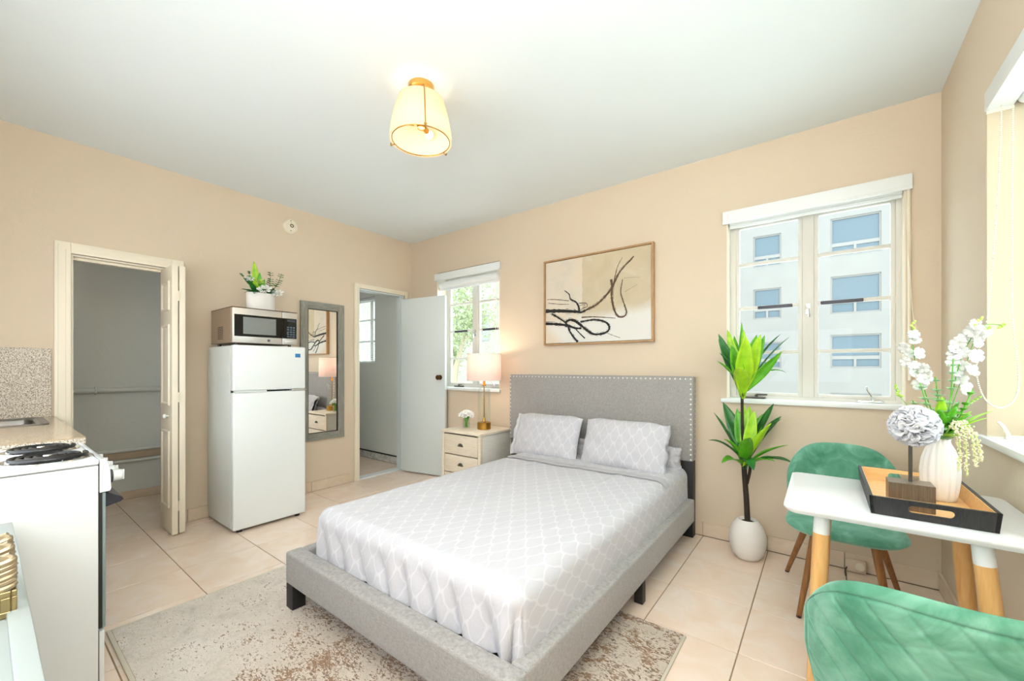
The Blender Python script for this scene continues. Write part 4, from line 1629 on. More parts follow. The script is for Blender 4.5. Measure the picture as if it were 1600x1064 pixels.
STK = {
 'A': ([(0.0, 0.406), (0.166, 0.390), (0.332, 0.363), (0.378, 0.352), (0.445, 0.383)], 0.016, 0.006, 'ink'),
 'A2': ([(0.445, 0.383), (0.511, 0.415), (0.575, 0.472), (0.648, 0.564), (0.679, 0.622), (0.720, 0.730), (0.779, 0.818), (0.819, 0.859), (0.857, 0.906)], 0.0095, 0.005, 'ink_brown'),
 'A3': ([(0.674, 0.599), (0.695, 0.721), (0.720, 0.830), (0.760, 0.916)], 0.005, 0.0015, 'ink_brown'),
 'A4': ([(0.659, 0.690), (0.668, 0.599), (0.664, 0.498), (0.679, 0.382), (0.704, 0.297), (0.735, 0.262), (0.775, 0.265), (0.795, 0.306), (0.779, 0.382), (0.755, 0.473), (0.745, 0.549), (0.760, 0.672)], 0.010, 0.003, 'ink_brown'),
 'B1': ([(0.203, 0.632), (0.251, 0.583), (0.268, 0.520), (0.321, 0.479), (0.349, 0.422), (0.355, 0.367)], 0.003, 0.009, 'ink'),
 'B2': ([(0.017, 0.549), (0.118, 0.535), (0.251, 0.502)], 0.003, 0.003, 'ink_brown'),
 'B3': ([(0.029, 0.502), (0.155, 0.473), (0.251, 0.461)], 0.003, 0.002, 'ink_brown'),
 'C0': ([(0.0, 0.250), (0.118, 0.233), (0.226, 0.210), (0.321, 0.168), (0.378, 0.164)], 0.012, 0.007, 'ink'),
 'C1': ([(0.067, 0.364), (0.142, 0.308), (0.226, 0.230), (0.262, 0.132), (0.309, 0.048), (0.343, 0.004)], 0.007, 0.009, 'ink'),
 'C2': ([(0.226, 0.190), (0.221, 0.246), (0.257, 0.272), (0.309, 0.258), (0.366, 0.206), (0.423, 0.145), (0.489, 0.090), (0.554, 0.083), (0.617, 0.101), (0.643, 0.143), (0.627, 0.196), (0.575, 0.233), (0.500, 0.252), (0.423, 0.247), (0.366, 0.239)], 0.011, 0.006, 'ink'),
 'C3': ([(0.321, 0.156), (0.366, 0.098), (0.412, 0.043)], 0.004, 0.005, 'ink'),
 'C4': ([(0.378, 0.291), (0.489, 0.287), (0.596, 0.270), (0.699, 0.251)], 0.005, 0.002, 'ink_brown'),
 'C5': ([(0.617, 0.095), (0.679, 0.059), (0.740, 0.030)], 0.003, 0.002, 'ink_grey'),
 'D1': ([(0.779, 0.531), (0.828, 0.561), (0.886, 0.596)], 0.002, 0.001, 'ink_grey'),
 'D2': ([(0.769, 0.683), (0.838, 0.680), (0.914, 0.669)], 0.0015, 0.001, 'ink_grey'),
 'E1': ([(0.355, 0.461), (0.423, 0.452), (0.434, 0.411), (0.389, 0.397), (0.366, 0.372)], 0.003, 0.002, 'ink'),
 'E2': ([(0.36, 0.43), (0.41, 0.44), (0.40, 0.41)], 0.002, 0.001, 'ink'),
}
for si, (k, (pts, w0, w1, mat)) in enumerate(STK.items()):
    P = curve([(cx0 + u * (cx1 - cx0), 0, cz0 + v * (cz1 - cz0)) for u, v in pts], 7)
    b = B()
    for lane, (off, wf) in enumerate(((0, 1.0), (1.25, 0.14), (-1.3, 0.10))):
        if lane and w0 + w1 < 0.012:
            continue
        prev = None
        for i, p in enumerate(P):
            t = i / (len(P) - 1)
            if lane and (nz(i * 0.35, si * 3.1, lane) < -0.05):
                prev = None
                continue
            tg = (P[min(i + 1, len(P) - 1)] - P[max(i - 1, 0)]).normalized()
            nn = Vector((-tg.z, 0, tg.x))
            w = (w0 + (w1 - w0) * t) * 1.3
            hw = w * wf * (0.8 + 0.45 * nz(i * 0.9, si * 7.7, lane))
            c = p + nn * off * w
            yy = -0.0333 - 0.00004 * si
            cl = lambda q: Vector((min(max(q.x, cx0), cx1), yy, min(max(q.z, cz0), cz1)))
            cur = b.ring([cl(c - nn * hw), cl(c + nn * hw)])
            if prev:
                b.bm.faces.new((prev[0], prev[1], cur[1], cur[0]))
            prev = cur
    b.done('brush_stroke', mat, cv, smooth=0, flip=False)

# ------------------------------------------------------------------ bed
BED = thing('platform_bed', (2.45, -1.1, 0), 'grey upholstered platform bed frame with studded headboard', 'bed')
b = B()
b.box(1.785, 3.195, -2.205, -2.125, 0.128, 0.283, 0.016, 4)
b.done('foot_rail', 'linen', BED)
b = B()
b.box(3.125, 3.193, -2.126, -0.125, 0.128, 0.281, 0.012, 3)
b.done('side_rail', 'linen', BED)
b = B()
b.box(1.790, 1.850, -2.126, -0.125, 0.128, 0.281, 0.012, 3)
b.done('side_rail', 'linen', BED)
b = B()
b.box(1.85, 3.125, -2.12, -0.10, 0.20, 0.235)
b.done('slat_base', 'black_wood', BED, smooth=0)
hb = B()
hb.box(1.560, 3.178, -0.105, -0.022, 0.530, 1.128, 0.014, 3)
hbo = hb.done('headboard', 'linen', BED)
b = B()
def nail(x, z):
    b.ball((x, -0.1055, z), 0.0062, 8, 5, (1, 0.6, 1))
for k in range(46):
    nail(1.575 + (3.163 - 1.575) * k / 45, 1.110)
for k in range(1, 17):
    nail(1.575, 1.110 - 0.5651 * k / 16)
    nail(3.163, 1.110 - 0.5651 * k / 16)
for k in range(1, 17):                # outer edge studs on the right return
    b.ball((3.1775, -0.05, 1.110 - 0.5651 * k / 16), 0.0055, 8, 5, (0.6, 1, 1))
b.done('stud_trim', 'stud', hbo, kind='stuff', label='row of silver studs along the edge')
for x in (1.655, 3.14):
    b = B()
    b.box(x - 0.045, x + 0.036, -0.10, -0.03, 0.001, 0.56, 0.002)
    b.done('headboard_post', 'black_wood', BED)
for x, y in ((1.822, -2.17), (3.158, -2.17), (3.156, -1.085), (1.822, -1.085), (2.49, -1.3)):
    zb = 0.0125 if y < -1.2 else 0.001
    b = B()
    ww = 0.032 if y < -1.2 else 0.022
    b.box(x - ww, x + ww, y - ww, y + ww, zb, 0.13, 0.002)
    b.done('leg', 'black_wood', BED)

# mattress under one draped sheet
MA = thing('mattress', (2.49, -1.13, 0.237), 'mattress on the grey bed frame under the patterned sheet', 'mattress')
b = B()
b.box(1.895, 3.12, -2.085, -0.125, 0.237, 0.472, 0.04, 3)
b.done('core', 'plain_sheet', MA)
SX0_, SX1_, SYF, SYH = 1.872, 3.142, -2.108, -0.115
RC = 0.065
TOPZ = 0.488


def sheet_pt(U, V):
    """U across (metres along the cloth), V along from the head (0) to the foot; excess hangs down"""
    xa, xb, yf = SX0_ + RC, SX1_ - RC, SYF + RC
    x, y = U, V
    ex = (x - xb) if x > xb else (x - xa if x < xa else 0)
    ey = (y - yf) if y < yf else 0
    L = sqrt(ex * ex + ey * ey)
    wr = 0.0045 * nz(U * 4, V * 3, 1) + 0.0025 * nz(U * 11, V * 6, 4) + 0.0012 * nz(U * 30, V * 18, 6)
    # long soft fold ridges running down the bed
    for rx, am in ((2.18, 0.010), (2.52, 0.013), (2.80, 0.012), (2.98, 0.008)):
        d = (U - rx - 0.04 * sin(V * 2.3 + rx)) / 0.012
        wr += am * math.exp(-d * d) * (0.45 + 0.55 * nz(V * 2.1, rx * 3))
    px, py = min(max(x, xa), xb), max(y, yf)
    if L == 0:
        return Vector((x, y, TOPZ + wr))
    nx, ny = ex / L, ey / L
    if L < RC * pi / 2:
        f = L / RC
        off, dr = RC * sin(f), RC * (1 - cos(f))
    else:
        off, dr = RC, RC + (L - RC * pi / 2)
    g = sm((dr - 0.03) / 0.16)
    s = U - 0.35 * dr if ny < -0.5 else V
    if ny < -0.4:
        ph = s * 21 + 2.2 * nz(U * 1.6, 3.3) + 0.5 * nz(U * 6, dr * 5, 8)
        fold = 0.040 * (abs(sin(ph)) ** 0.7 - 0.6) + 0.012 * nz(s * 11, dr * 4, 9)
        fold = fold * sm((dr - 0.035) / 0.13) * (0.55 + 0.45 * sm((U - 1.95) / 0.5))
    else:
        fold = (0.009 * nz(s * 4, dr * 4, 2)) * g
    z = TOPZ - dr + wr * (1 - g)
    fl = 0.004 * g
    return Vector((px + nx * (off + fold + fl), py + ny * (off + fold * 0.9 + fl), max(z, 0.243)))


skirt = 0.27
U0, U1, V0, V1 = SX0_ + RC - skirt, SX1_ - RC + skirt, SYH, SYF + RC - skirt
b = B()
b.grid(lambda u, v: sheet_pt(U0 + (U1 - U0) * u, V0 + (V1 - V0) * v), 150, 190, lambda u, v: (U0 + (U1 - U0) * u, V0 + (V1 - V0) * v))
sh = b.done('bed_sheet', 'sheet', smooth=80, label='pale grey bed sheet with white lattice pattern draped over the mattress', cat='sheet', flip=False)
for p in sh.data.polygons:
    pass
# turned hem band near the pillows
b = B()
b.grid(lambda u, v: sheet_pt(SX0_ - 0.02 + (SX1_ - SX0_ + 0.04) * u, -0.52 - 0.085 * v - 0.012 * sin(u * 5)) + Vector((0, 0, 0.006 + 0.004 * sin(pi * v))), 70, 6)
b.done('hem_fold', 'plain_sheet', sh, smooth=80, flip=False)


def pillow(cx, cy, cz, w, h, t, tilt, yaw, label, seed, flange):
    """plump pillow with soft corners; on the flange side the open case runs on past the filling, flat and rumpled"""
    root = thing('pillow', (cx, cy, cz), label, 'pillow', 'pillows on the bed')
    mt = Matrix.Translation((cx, cy, cz)) @ Matrix.Rotation(yaw, 4, 'Z') @ Matrix.Rotation(radians(90) - tilt, 4, 'X')
    HEM = 0.12

    def surf(a, c, sgn):
        ra, rc = min(abs(a), 1.0), abs(c)
        over = max(0.0, abs(a) - 1.0) / HEM
        th = (max(0.0, 1 - ra ** 2.4) * max(0.0, 1 - rc ** 2.8)) ** 0.55
        x = a * w / 2 * (1 - 0.030 * (1 - rc ** 2) * ra ** 3)
        y = c * h / 2 * (1 - 0.05 * (1 - ra ** 2) * rc ** 3)
        y *= 1 - 0.03 * sm((ra - 0.75) / 0.25) + 0.03 * over
        y -= 0.016 * sm((ra - 0.6) / 0.4) * (c > 0) * c          # upper corners droop
        wr = 0.012 * nz(a * 2.2 + seed, c * 2.2, sgn) + 0.006 * nz(a * 6, c * 5 + seed, sgn + 3) + 0.007 * sin((a * 1.2 + c) * 7 + seed) * ra ** 2
        flat = 0.004
        if a * flange > 0.80:
            k = sm((a * flange - 0.80) / 0.22)
            flat += k * 0.016 * (1 - rc ** 2) ** 0.5
        zz = sgn * (t / 2 * th + flat) + wr * min(1.0, th + 0.25 * sm((ra - 0.8) / 0.2) * (1 - rc))
        if over > 0:
            zz += over * 0.022 * nz(c * 2.6 + seed, over, 2)
            x += flange * 0.014 * nz(c * 3.1, seed) * over
        return mt @ Vector((x, y - 0.006 * th * (1 - c), zz))
    lo, hi = (-1.0, 1.0 + HEM) if flange > 0 else (-1.0 - HEM, 1.0)
    b = B()
    for sgn in (1, -1):
        b.grid(lambda u, v, sgn=sgn: surf(lo + (hi - lo) * u, v * 2 - 1, sgn), 56, 34, lambda u, v: ((lo + (hi - lo) * u) * w / 2 + seed, v * h))
    b.done('case', 'sheet', root, smooth=80, merge=0.0025)
    b = B()                                   # stitched line of the hem
    for sgn in (1, -1):
        b.tube([surf(flange * 1.03, -0.96 + 1.92 * k / 30, sgn) for k in range(31)], 0.0011, 5)
    b.done('hem_seam', 'plain_sheet', root, smooth=60)
    return root


pillow(2.095, -0.285, 0.630, 0.59, 0.375, 0.16, radians(22), 0.02, 'left upright patterned pillow nearest the bedside lamp', 1.3, -1)
pillow(2.735, -0.300, 0.633, 0.60, 0.375, 0.17, radians(22), -0.03, 'right upright patterned pillow nearest the tall plant', 4.1, 1)
pillow(2.05, -0.155, 0.555, 0.64, 0.15, 0.07, radians(10), 0.0, 'flat pillow tucked low behind the left upright pillow', 7.7, -1)
pillow(2.765, -0.155, 0.560, 0.62, 0.17, 0.07, radians(10), 0.0, 'flat pillow tucked low behind the right upright pillow', 9.4, 1)

# ------------------------------------------------------------------ rug
RG = thing('area_rug', (2.4, -2.1, 0), 'distressed beige and brown rug lying under the bed', 'rug')
rx0, rx1, ry0, ry1 = 1.355, 3.405, -3.33, -1.232
ry0 = -2.762
b = B()
b.box(rx0, rx1, -4.0 if False else -2.762, ry1, 0.001, 0.0105, 0.003)
b.done('pile', 'rug', RG)
b = B()
b.box(rx0 - 0.012, rx0, ry0, ry1, 0.001, 0.009, 0.002)
b.box(rx1, rx1 + 0.012, ry0, ry1, 0.001, 0.009, 0.002)
b.box(rx0 - 0.012, rx1 + 0.012, ry0 - 0.016, ry0, 0.001, 0.011, 0.003)
b.done('binding', 'rug_edge', RG)

# ------------------------------------------------------------------ nightstand, lamp, roses
NS = thing('nightstand', (1.30, -0.27, 0), 'whitewashed wooden nightstand with cup pulls beside the bed', 'nightstand')
nx0, nx1, ny0, ny1 = 1.066, 1.540, -0.492, -0.035
b = B()
b.box(1.055, 1.551, -0.503, -0.030, 0.592, 0.615, 0.004)
b.done('top', 'whitewash', NS)
b = B()
b.box(nx1 - 0.02, nx1, ny0, ny1, 0.05, 0.592, 0.002)
b.done('side_panel', 'whitewash_side', NS)
b = B()
b.box(nx0, nx0 + 0.02, ny0, ny1, 0.05, 0.592, 0.002)
b.done('side_panel', 'whitewash_side', NS)
b = B()
b.box(nx0 + 0.02, nx1 - 0.02, ny0 + 0.03, ny1, 0.05, 0.07)
b.box(nx0 + 0.02, nx1 - 0.02, ny1 - 0.01, ny1, 0.07, 0.592)
b.done('back_panel', 'whitewash', NS, smooth=0)
for x in (nx0 - 0.004, nx1 - 0.026):
    for y in (ny0 - 0.003, ny1 - 0.03):
        b = B()
        b.box(x, x + 0.03, y, y + 0.03, 0.001, 0.592, 0.003)
        b.done('corner_post', 'whitewash', NS)
for z0, z1 in ((0.402, 0.578), (0.235, 0.392), (0.062, 0.225)):
    b = B()
    b.box(nx0 + 0.03, nx1 - 0.03, ny0 - 0.002, ny0 + 0.03, z0, z1, 0.003)
    dr = b.done('drawer', 'whitewash', NS)
    zc = (z0 + z1) / 2
    xc = (nx0 + nx1) / 2
    b = B()
    def cup(u, v):
        a = pi * u
        e = v * pi / 2
        return (xc - 0.03 * cos(a) * cos(e) , ny0 - 0.002 - 0.022 * sin(e) * sin(a) ** 0.7, zc - 0.008 + 0.024 * sin(a) * cos(e * 0.9))
    b.grid(cup, 14, 6)
    b.box(xc - 0.034, xc + 0.034, ny0 - 0.004, ny0 - 0.002, zc - 0.012, zc - 0.007)
    solid(b.done('cup_pull', 'pewter', dr, flip=False), 0.002)

LX, LY, LZ = 1.372, -0.25, 0.615
TL = thing('table_lamp', (LX, LY, LZ), 'clear glass table lamp with brass base and white shade on the nightstand', 'lamp')
b = B()
b.lathe([(0.062, 0.0005), (0.064, 0.003), (0.064, 0.062), (0.060, 0.066), (0.001, 0.066)], (LX, LY, LZ), 36)
b.done('base', 'brass', TL)
b = B()
pr = [(0.058, 0.066), (0.059, 0.07), (0.059, 0.345), (0.055, 0.368), (0.042, 0.388), (0.026, 0.400), (0.018, 0.410)]
b.lathe(pr, (LX, LY, LZ), 36, caps=False)
b.done('glass_body', 'clear', TL, smooth=60)
b = B()
b.cyl((LX, LY, LZ + 0.066), (LX, LY, LZ + 0.41), 0.0055, n=12)
b.lathe([(0.008, 0.066), (0.016, 0.07), (0.007, 0.11)], (LX, LY, LZ), 16)
b.done('inner_rod', 'brass', TL)
b = B()
b.lathe([(0.019, 0.405), (0.020, 0.412), (0.012, 0.425), (0.010, 0.50), (0.016, 0.505), (0.016, 0.55), (0.001, 0.55)], (LX, LY, LZ), 18)
b.done('neck', 'brass', TL)
m = Mat('lamp_shade_fabric', 'F3E6E2', 0.85)
tr_ = m.n.new('ShaderNodeBsdfTranslucent')
tr_.inputs['Color'].default_value = (*lin('FBE6DC'), 1)
mx_ = m.n.new('ShaderNodeMixShader')
mx_.inputs[0].default_value = 0.4
m.link(m.b.outputs[0], mx_.inputs[1])
m.link(tr_.outputs[0], mx_.inputs[2])
m.link(mx_.outputs[0], m.n['Material Output'].inputs[0])
b = B()
b.lathe([(0.162, 0.455), (0.158, 0.705), (0.156, 0.705), (0.160, 0.455), (0.162, 0.455)], (LX, LY, LZ), 48, caps=False)
b.done('shade', m.m, TL, merge=1e-5)
b = B()
for z, r in ((0.456, 0.161), (0.704, 0.157)):
    b.tube([(LX + r * cos(a * pi / 20), LY + r * sin(a * pi / 20), LZ + z) for a in range(40)], 0.0022, 6, closed=True)
for k in range(3):
    a = k * 2 * pi / 3 + 0.4
    b.tube([(LX, LY, LZ + 0.69), (LX + 0.157 * cos(a), LY + 0.157 * sin(a), LZ + 0.70)], 0.0018, 6)
b.tube([(LX, LY, LZ + 0.66), (LX, LY, LZ + 0.70)], 0.003, 6)
b.done('shade_ring', 'white_gloss', TL)
b = B()
b.lathe([(0.012, 0.55), (0.014, 0.56), (0.027, 0.585), (0.030, 0.605), (0.022, 0.628), (0.001, 0.636)], (LX, LY, LZ), 18)
b.done('bulb', bpy.data.materials['warm_bulb'], TL)
l = bpy.data.lights.new('table_lamp_light', 'POINT')
l.energy, l.color, l.shadow_soft_size = 3.2, (1.0, 0.84, 0.68), 0.035
o = bpy.data.objects.new('table_lamp_light', l)
C.objects.link(o)
o.location = (LX, LY, LZ + 0.665)

RV = thing('rose_vase', (1.19, -0.30, 0.615), 'small glass vase of white roses on the nightstand beside the lamp', 'vase')
b = B()
b.lathe([(0.030, 0.0005), (0.034, 0.004), (0.036, 0.05), (0.034, 0.078), (0.037, 0.086), (0.034, 0.086), (0.031, 0.075), (0.031, 0.008), (0.001, 0.006)], (1.19, -0.30, 0.615), 28)
b.done('glass', 'clear', RV)
b = B()
random.seed(5)
for k in range(7):
    a = 2 * pi * k / 7
    b.tube([(1.19 + 0.015 * cos(a + 2), -0.30 + 0.015 * sin(a + 2), 0.625), (1.19 + 0.02 * cos(a), -0.30 + 0.02 * sin(a), 0.70), (1.19 + 0.042 * cos(a), -0.30 + 0.042 * sin(a), 0.745)], 0.003, 5)
b.done('stems', 'leaf_mid', RV)
for k, (dx, dy, dz, r) in enumerate(((0, 0, 0.15, 0.040), (0.045, -0.01, 0.135, 0.038), (-0.045, -0.01, 0.135, 0.038), (0.02, -0.04, 0.125, 0.038), (-0.02, -0.042, 0.13, 0.037), (0.03, 0.03, 0.14, 0.037), (-0.03, 0.03, 0.14, 0.037), (0.066, 0.0, 0.12, 0.03), (-0.066, -0.005, 0.12, 0.03))):
    rose(RV, (1.19 + dx, -0.30 + dy, 0.615 + dz), r, seed=20 + k, axis=(dx * 8 + 0.2, dy * 8 - 0.25, 0.8))
for k in range(5):
    a = 2 * pi * k / 5 + 0.4
    b = B()
    strap(b, (1.19, -0.30, 0.70), (1.19 + 0.06 * cos(a), -0.30 + 0.06 * sin(a), 0.715), 0.014, 0.2)
    solid(b.done('leaf', 'leaf_mid', RV, flip=False))

# ------------------------------------------------------------------ tall dracaena
DX, DY = 3.522, -0.205
PT = thing('potted_plant', (DX, DY, 0), 'tall two-tiered leafy plant in a rounded white pot by the window', 'plant')
b = B()
pr = [(0.045, 0.001), (0.062, 0.004), (0.085, 0.03), (0.099, 0.075), (0.104, 0.12), (0.099, 0.165), (0.084, 0.205), (0.062, 0.234), (0.050, 0.243), (0.046, 0.240), (0.044, 0.226), (0.001, 0.224)]
b.lathe(pr, (DX, DY, 0), 44)
b.done('pot', 'pot_white', PT, smooth=60)
b = B()
b.lathe([(0.043, 0.2245), (0.03, 0.231), (0.001, 0.234)], (DX, DY, 0), 20)
b.done('soil', 'soil', PT)
b = B()
b.tube(curve([(DX, DY, 0.22), (DX - 0.006, DY, 0.36), (DX - 0.018, DY, 0.545), (DX - 0.02, DY, 0.66)], 8), [0.0165 - 0.0001 * k for k in range(25)], 12)
b.tube(curve([(DX - 0.005, DY + 0.012, 0.46), (DX + 0.012, DY + 0.02, 0.56), (DX + 0.005, DY + 0.015, 0.66)], 6), 0.009, 8)
b.done('trunk', 'bark', PT)
b = B()
b.tube(curve([(DX - 0.02, DY, 0.64), (DX - 0.028, DY, 0.8), (DX - 0.030, DY, 1.03)], 8), 0.0085, 10)
b.done('upper_stem', 'bark', PT)
LB = Vector((DX - 0.015, DY, 0.60))
LOW = [(3.369, -0.120, 0.960, 'd', .03, .02), (3.337, -0.250, 0.902, 'd', .03, .04), (3.315, -0.300, 0.727, 'd', .018, .32), (3.405, -0.300, 0.742, 'm', .026, .30), (3.455, -0.150, 0.926, 'm', .026, .0),
       (3.520, -0.100, 0.942, 'b', .028, .0), (3.559, -0.200, 0.923, 'b', .026, .02), (3.486, -0.100, 0.962, 'b', .024, .0), (3.654, -0.120, 0.967, 'd', .028, .05), (3.692, -0.100, 0.889, 'd', .026, .1),
       (3.697, -0.200, 0.881, 'd', .028, .08), (3.656, -0.300, 0.866, 'b', .026, .05), (3.735, -0.280, 0.742, 'm', .016, .12), (3.757, -0.250, 0.635, 'd', .028, .28), (3.673, -0.300, 0.643, 'm', .022, .22),
       (3.550, -0.400, 0.780, 'm', .030, .2), (3.576, -0.380, 0.590, 'd', .026, .5), (3.40, -0.34, 0.60, 'm', .026, .35), (3.46, -0.08, 0.90, 'd', .026, .05), (3.60, -0.08, 0.90, 'm', .026, .05)]
for k, (x, y, z, c, w, sg) in enumerate(LOW):
    b = B()
    base = LB + Vector((random.uniform(-.012, .012), random.uniform(-.012, .012), random.uniform(-0.05, 0.06) if z > 0.75 else -0.03))
    strap(b, base, (x, y, z), w * 1.35, sg, 11, 0.45, twist=random.uniform(-.3, .3), side=(1, 0.25, 0) if sg < 0.03 else None, wave=0.12)
    solid(b.done('leaf', {'d': 'leaf_dark', 'm': 'leaf_mid', 'b': 'leaf_bright'}[c], PT, flip=False, smooth=60))
UB = Vector((DX - 0.03, DY, 1.02))
UP = [(3.356, -0.200, 1.410, 'd', .022, .05), (3.371, -0.280, 1.370, 'd', .022, .06), (3.383, -0.320, 1.283, 'd', .020, .1), (3.365, -0.300, 1.233, 'm', .016, .10), (3.400, -0.150, 1.439, 'b', .024, .0),
      (3.475, -0.100, 1.488, 'm', .014, .0), (3.492, -0.140, 1.434, 'b', .022, .0), (3.531, -0.345, 1.378, 'b', .036, .08), (3.602, -0.300, 1.389, 'b', .028, .05), (3.618, -0.250, 1.386, 'm', .022, .04),
      (3.689, -0.120, 1.397, 'd', .016, .10), (3.733, -0.130, 1.376, 'd', .016, .12), (3.705, -0.250, 1.288, 'm', .022, .05), (3.719, -0.140, 1.162, 'm', .016, .45), (3.497, -0.37, 1.191, 'b', .032, .15),
      (3.369, -0.200, 1.314, 'd', .022, .08), (3.43, -0.09, 1.40, 'm', .022, .0), (3.56, -0.10, 1.40, 'm', .024, .02), (3.45, -0.33, 1.33, 'm', .026, .05)]
for k, (x, y, z, c, w, sg) in enumerate(UP):
    b = B()
    base = UB + Vector((random.uniform(-.008, .008), random.uniform(-.008, .008), random.uniform(-0.03, 0.06)))
    strap(b, base, (x, y, z), w * 1.35, sg, 11, 0.45, twist=random.uniform(-.25, .25), side=(1, 0.25, 0) if sg < 0.09 else None, wave=0.1)
    solid(b.done('leaf', {'d': 'leaf_dark', 'm': 'leaf_mid', 'b': 'leaf_bright'}[c], PT, flip=False, smooth=60))

# wall socket on the baseboard
SO = thing('wall_socket', (4.05, -0.012, 0.0), 'beige surface socket with a round plug on the baseboard behind the green chair', 'socket')
b = B()
b.box(4.004, 4.094, -0.045, -0.0125, 0.004, 0.072, 0.006)
b.done('box', 'base_tile', SO)
b = B()
b.lathe([(0.022, 0), (0.022, 0.012), (0.017, 0.018), (0.001, 0.018)], (4.067, -0.045, 0.042), 20, Matrix.Rotation(radians(90), 3, 'X'))
b.done('plug', 'trim', SO)
b = B()
b.tube(curve([(4.01, -0.04, 0.03), (4.0, -0.06, 0.01), (4.0, -0.12, 0.0045)], 6), 0.003, 6)
b.done('cable', 'black', SO)

# ------------------------------------------------------------------ chairs
def make_chair(label):
    """faces -Y; root on the floor under the seat"""
    root = thing('dining_chair', (0, 0, 0), label, 'chair')
    b = B()
    for sgn in (1, -1):
        def seat(u, v, sgn=sgn):
            a, c = u * 2 - 1, v * 2 - 1
            # map the square onto a squircle plan
            k = 1 / max(1e-6, (abs(a) ** 3.2 + abs(c) ** 3.2) ** (1 / 3.2)) if (abs(a) + abs(c)) > 0 else 1
            m_ = max(abs(a), abs(c))
            sx, sy = a * k * m_, c * k * m_
            th = max(0.0, 1 - m_ ** 4) ** 0.5
            x = sx * 0.222 * (1.0 - 0.06 * sy)
            y = -0.085 + sy * 0.245
            z = 0.437 + (0.034 if sgn > 0 else -0.030) * th - 0.010 * (1 - m_ * m_) * (sgn > 0) + 0.006 * (abs(sx) ** 3)
            return (x, y, z)
        b.grid(seat, 28, 28)
    b.done('seat', 'velvet', root, smooth=60, merge=1e-4)
    b = B()
    zt = lambda a: 0.535 + 0.247 * max(0.0, 1 - abs(a) ** 3.0) ** 0.55
    for sgn in (1, -1):
        def bk(u, v, sgn=sgn):
            a, c = u * 2 - 1, v * 2 - 1
            th0 = a * radians(74)
            z = 0.425 + (zt(a) - 0.425) * v
            lean = 0.075 * (z - 0.43) / 0.35
            R = 0.222
            x = R * sin(th0) / sin(radians(74)) * (1 - 0.10 * sm((0.56 - z) / 0.14) * abs(a))
            y = 0.145 + lean - 0.155 * (1 - cos(th0)) / (1 - cos(radians(74)))
            n = Vector((sin(th0) * 0.8, cos(th0), -0.2)).normalized()
            e = max(abs(a), abs(c) if c > 0 else abs(c) * 0.9)
            t = 0.026 * max(0.0, 1 - e ** 7) ** 0.5
            p = Vector((x, y, z))
            if sgn > 0 and t > 0:        # quilted outer face: seam lines pressed into the padding, piped rim
                g = 0.0
                q = ((z - 1.25 * x + 0.01) / 0.075) % 1.0
                g += 0.0042 * math.exp(-(min(q, 1 - q) / 0.055) ** 2)
                q = ((z + 0.45 * x + 0.03) / 0.15) % 1.0
                g += 0.0016 * math.exp(-(min(q, 1 - q) / 0.03) ** 2)
                if e > 0.86:
                    g = 0.0
                g += 0.0045 * math.exp(-((e - 0.87) / 0.014) ** 2)
                t -= g
            return p + n * (t * sgn)
        b.grid(bk, 150 if sgn > 0 else 50, 110 if sgn > 0 else 30)
    b.done('backrest', 'velvet', root, smooth=70)
    for sx in (-1, 1):
        for top, bot in (((0.105, -0.215, 0.415), (0.168, -0.236, 0.004)), ((0.125, 0.06, 0.415), (0.242, 0.256, 0.004))):
            b = B()
            T, D = Vector((sx * top[0], top[1], top[2])), Vector((sx * bot[0], bot[1], bot[2]))
            b.tube([T, T.lerp(D, 0.3), D], [0.0175, 0.016, 0.0105], 14)
            lg = b.done('leg', 'walnut', root)
            b = B()
            b.tube([D + (T - D).normalized() * 0.008, D - Vector((0, 0, 0.003))], [0.0108, 0.0108], 12)
            b.done('foot_cap', 'black', lg)
    b = B()
    b.tube([(-0.105, -0.215, 0.412), (0.105, -0.215, 0.412), (0.125, 0.06, 0.412), (-0.125, 0.06, 0.412)], 0.011, 8, closed=True)
    b.done('seat_frame', 'black', root)
    return root


ch1 = make_chair('green velvet chair at the far side of the white table, facing the camera')
ch1.location = (3.972, -0.515, 0)
ch2 = copy_tree(ch1)
ch2['label'] = 'green velvet chair in front of the white table, quilted back turned to the camera'
ch2.location = (4.088, -1.885, 0)
ch2.rotation_euler = (0, 0, pi)
ch1['group'] = ch2['group'] = 'green velvet chairs at the white table'

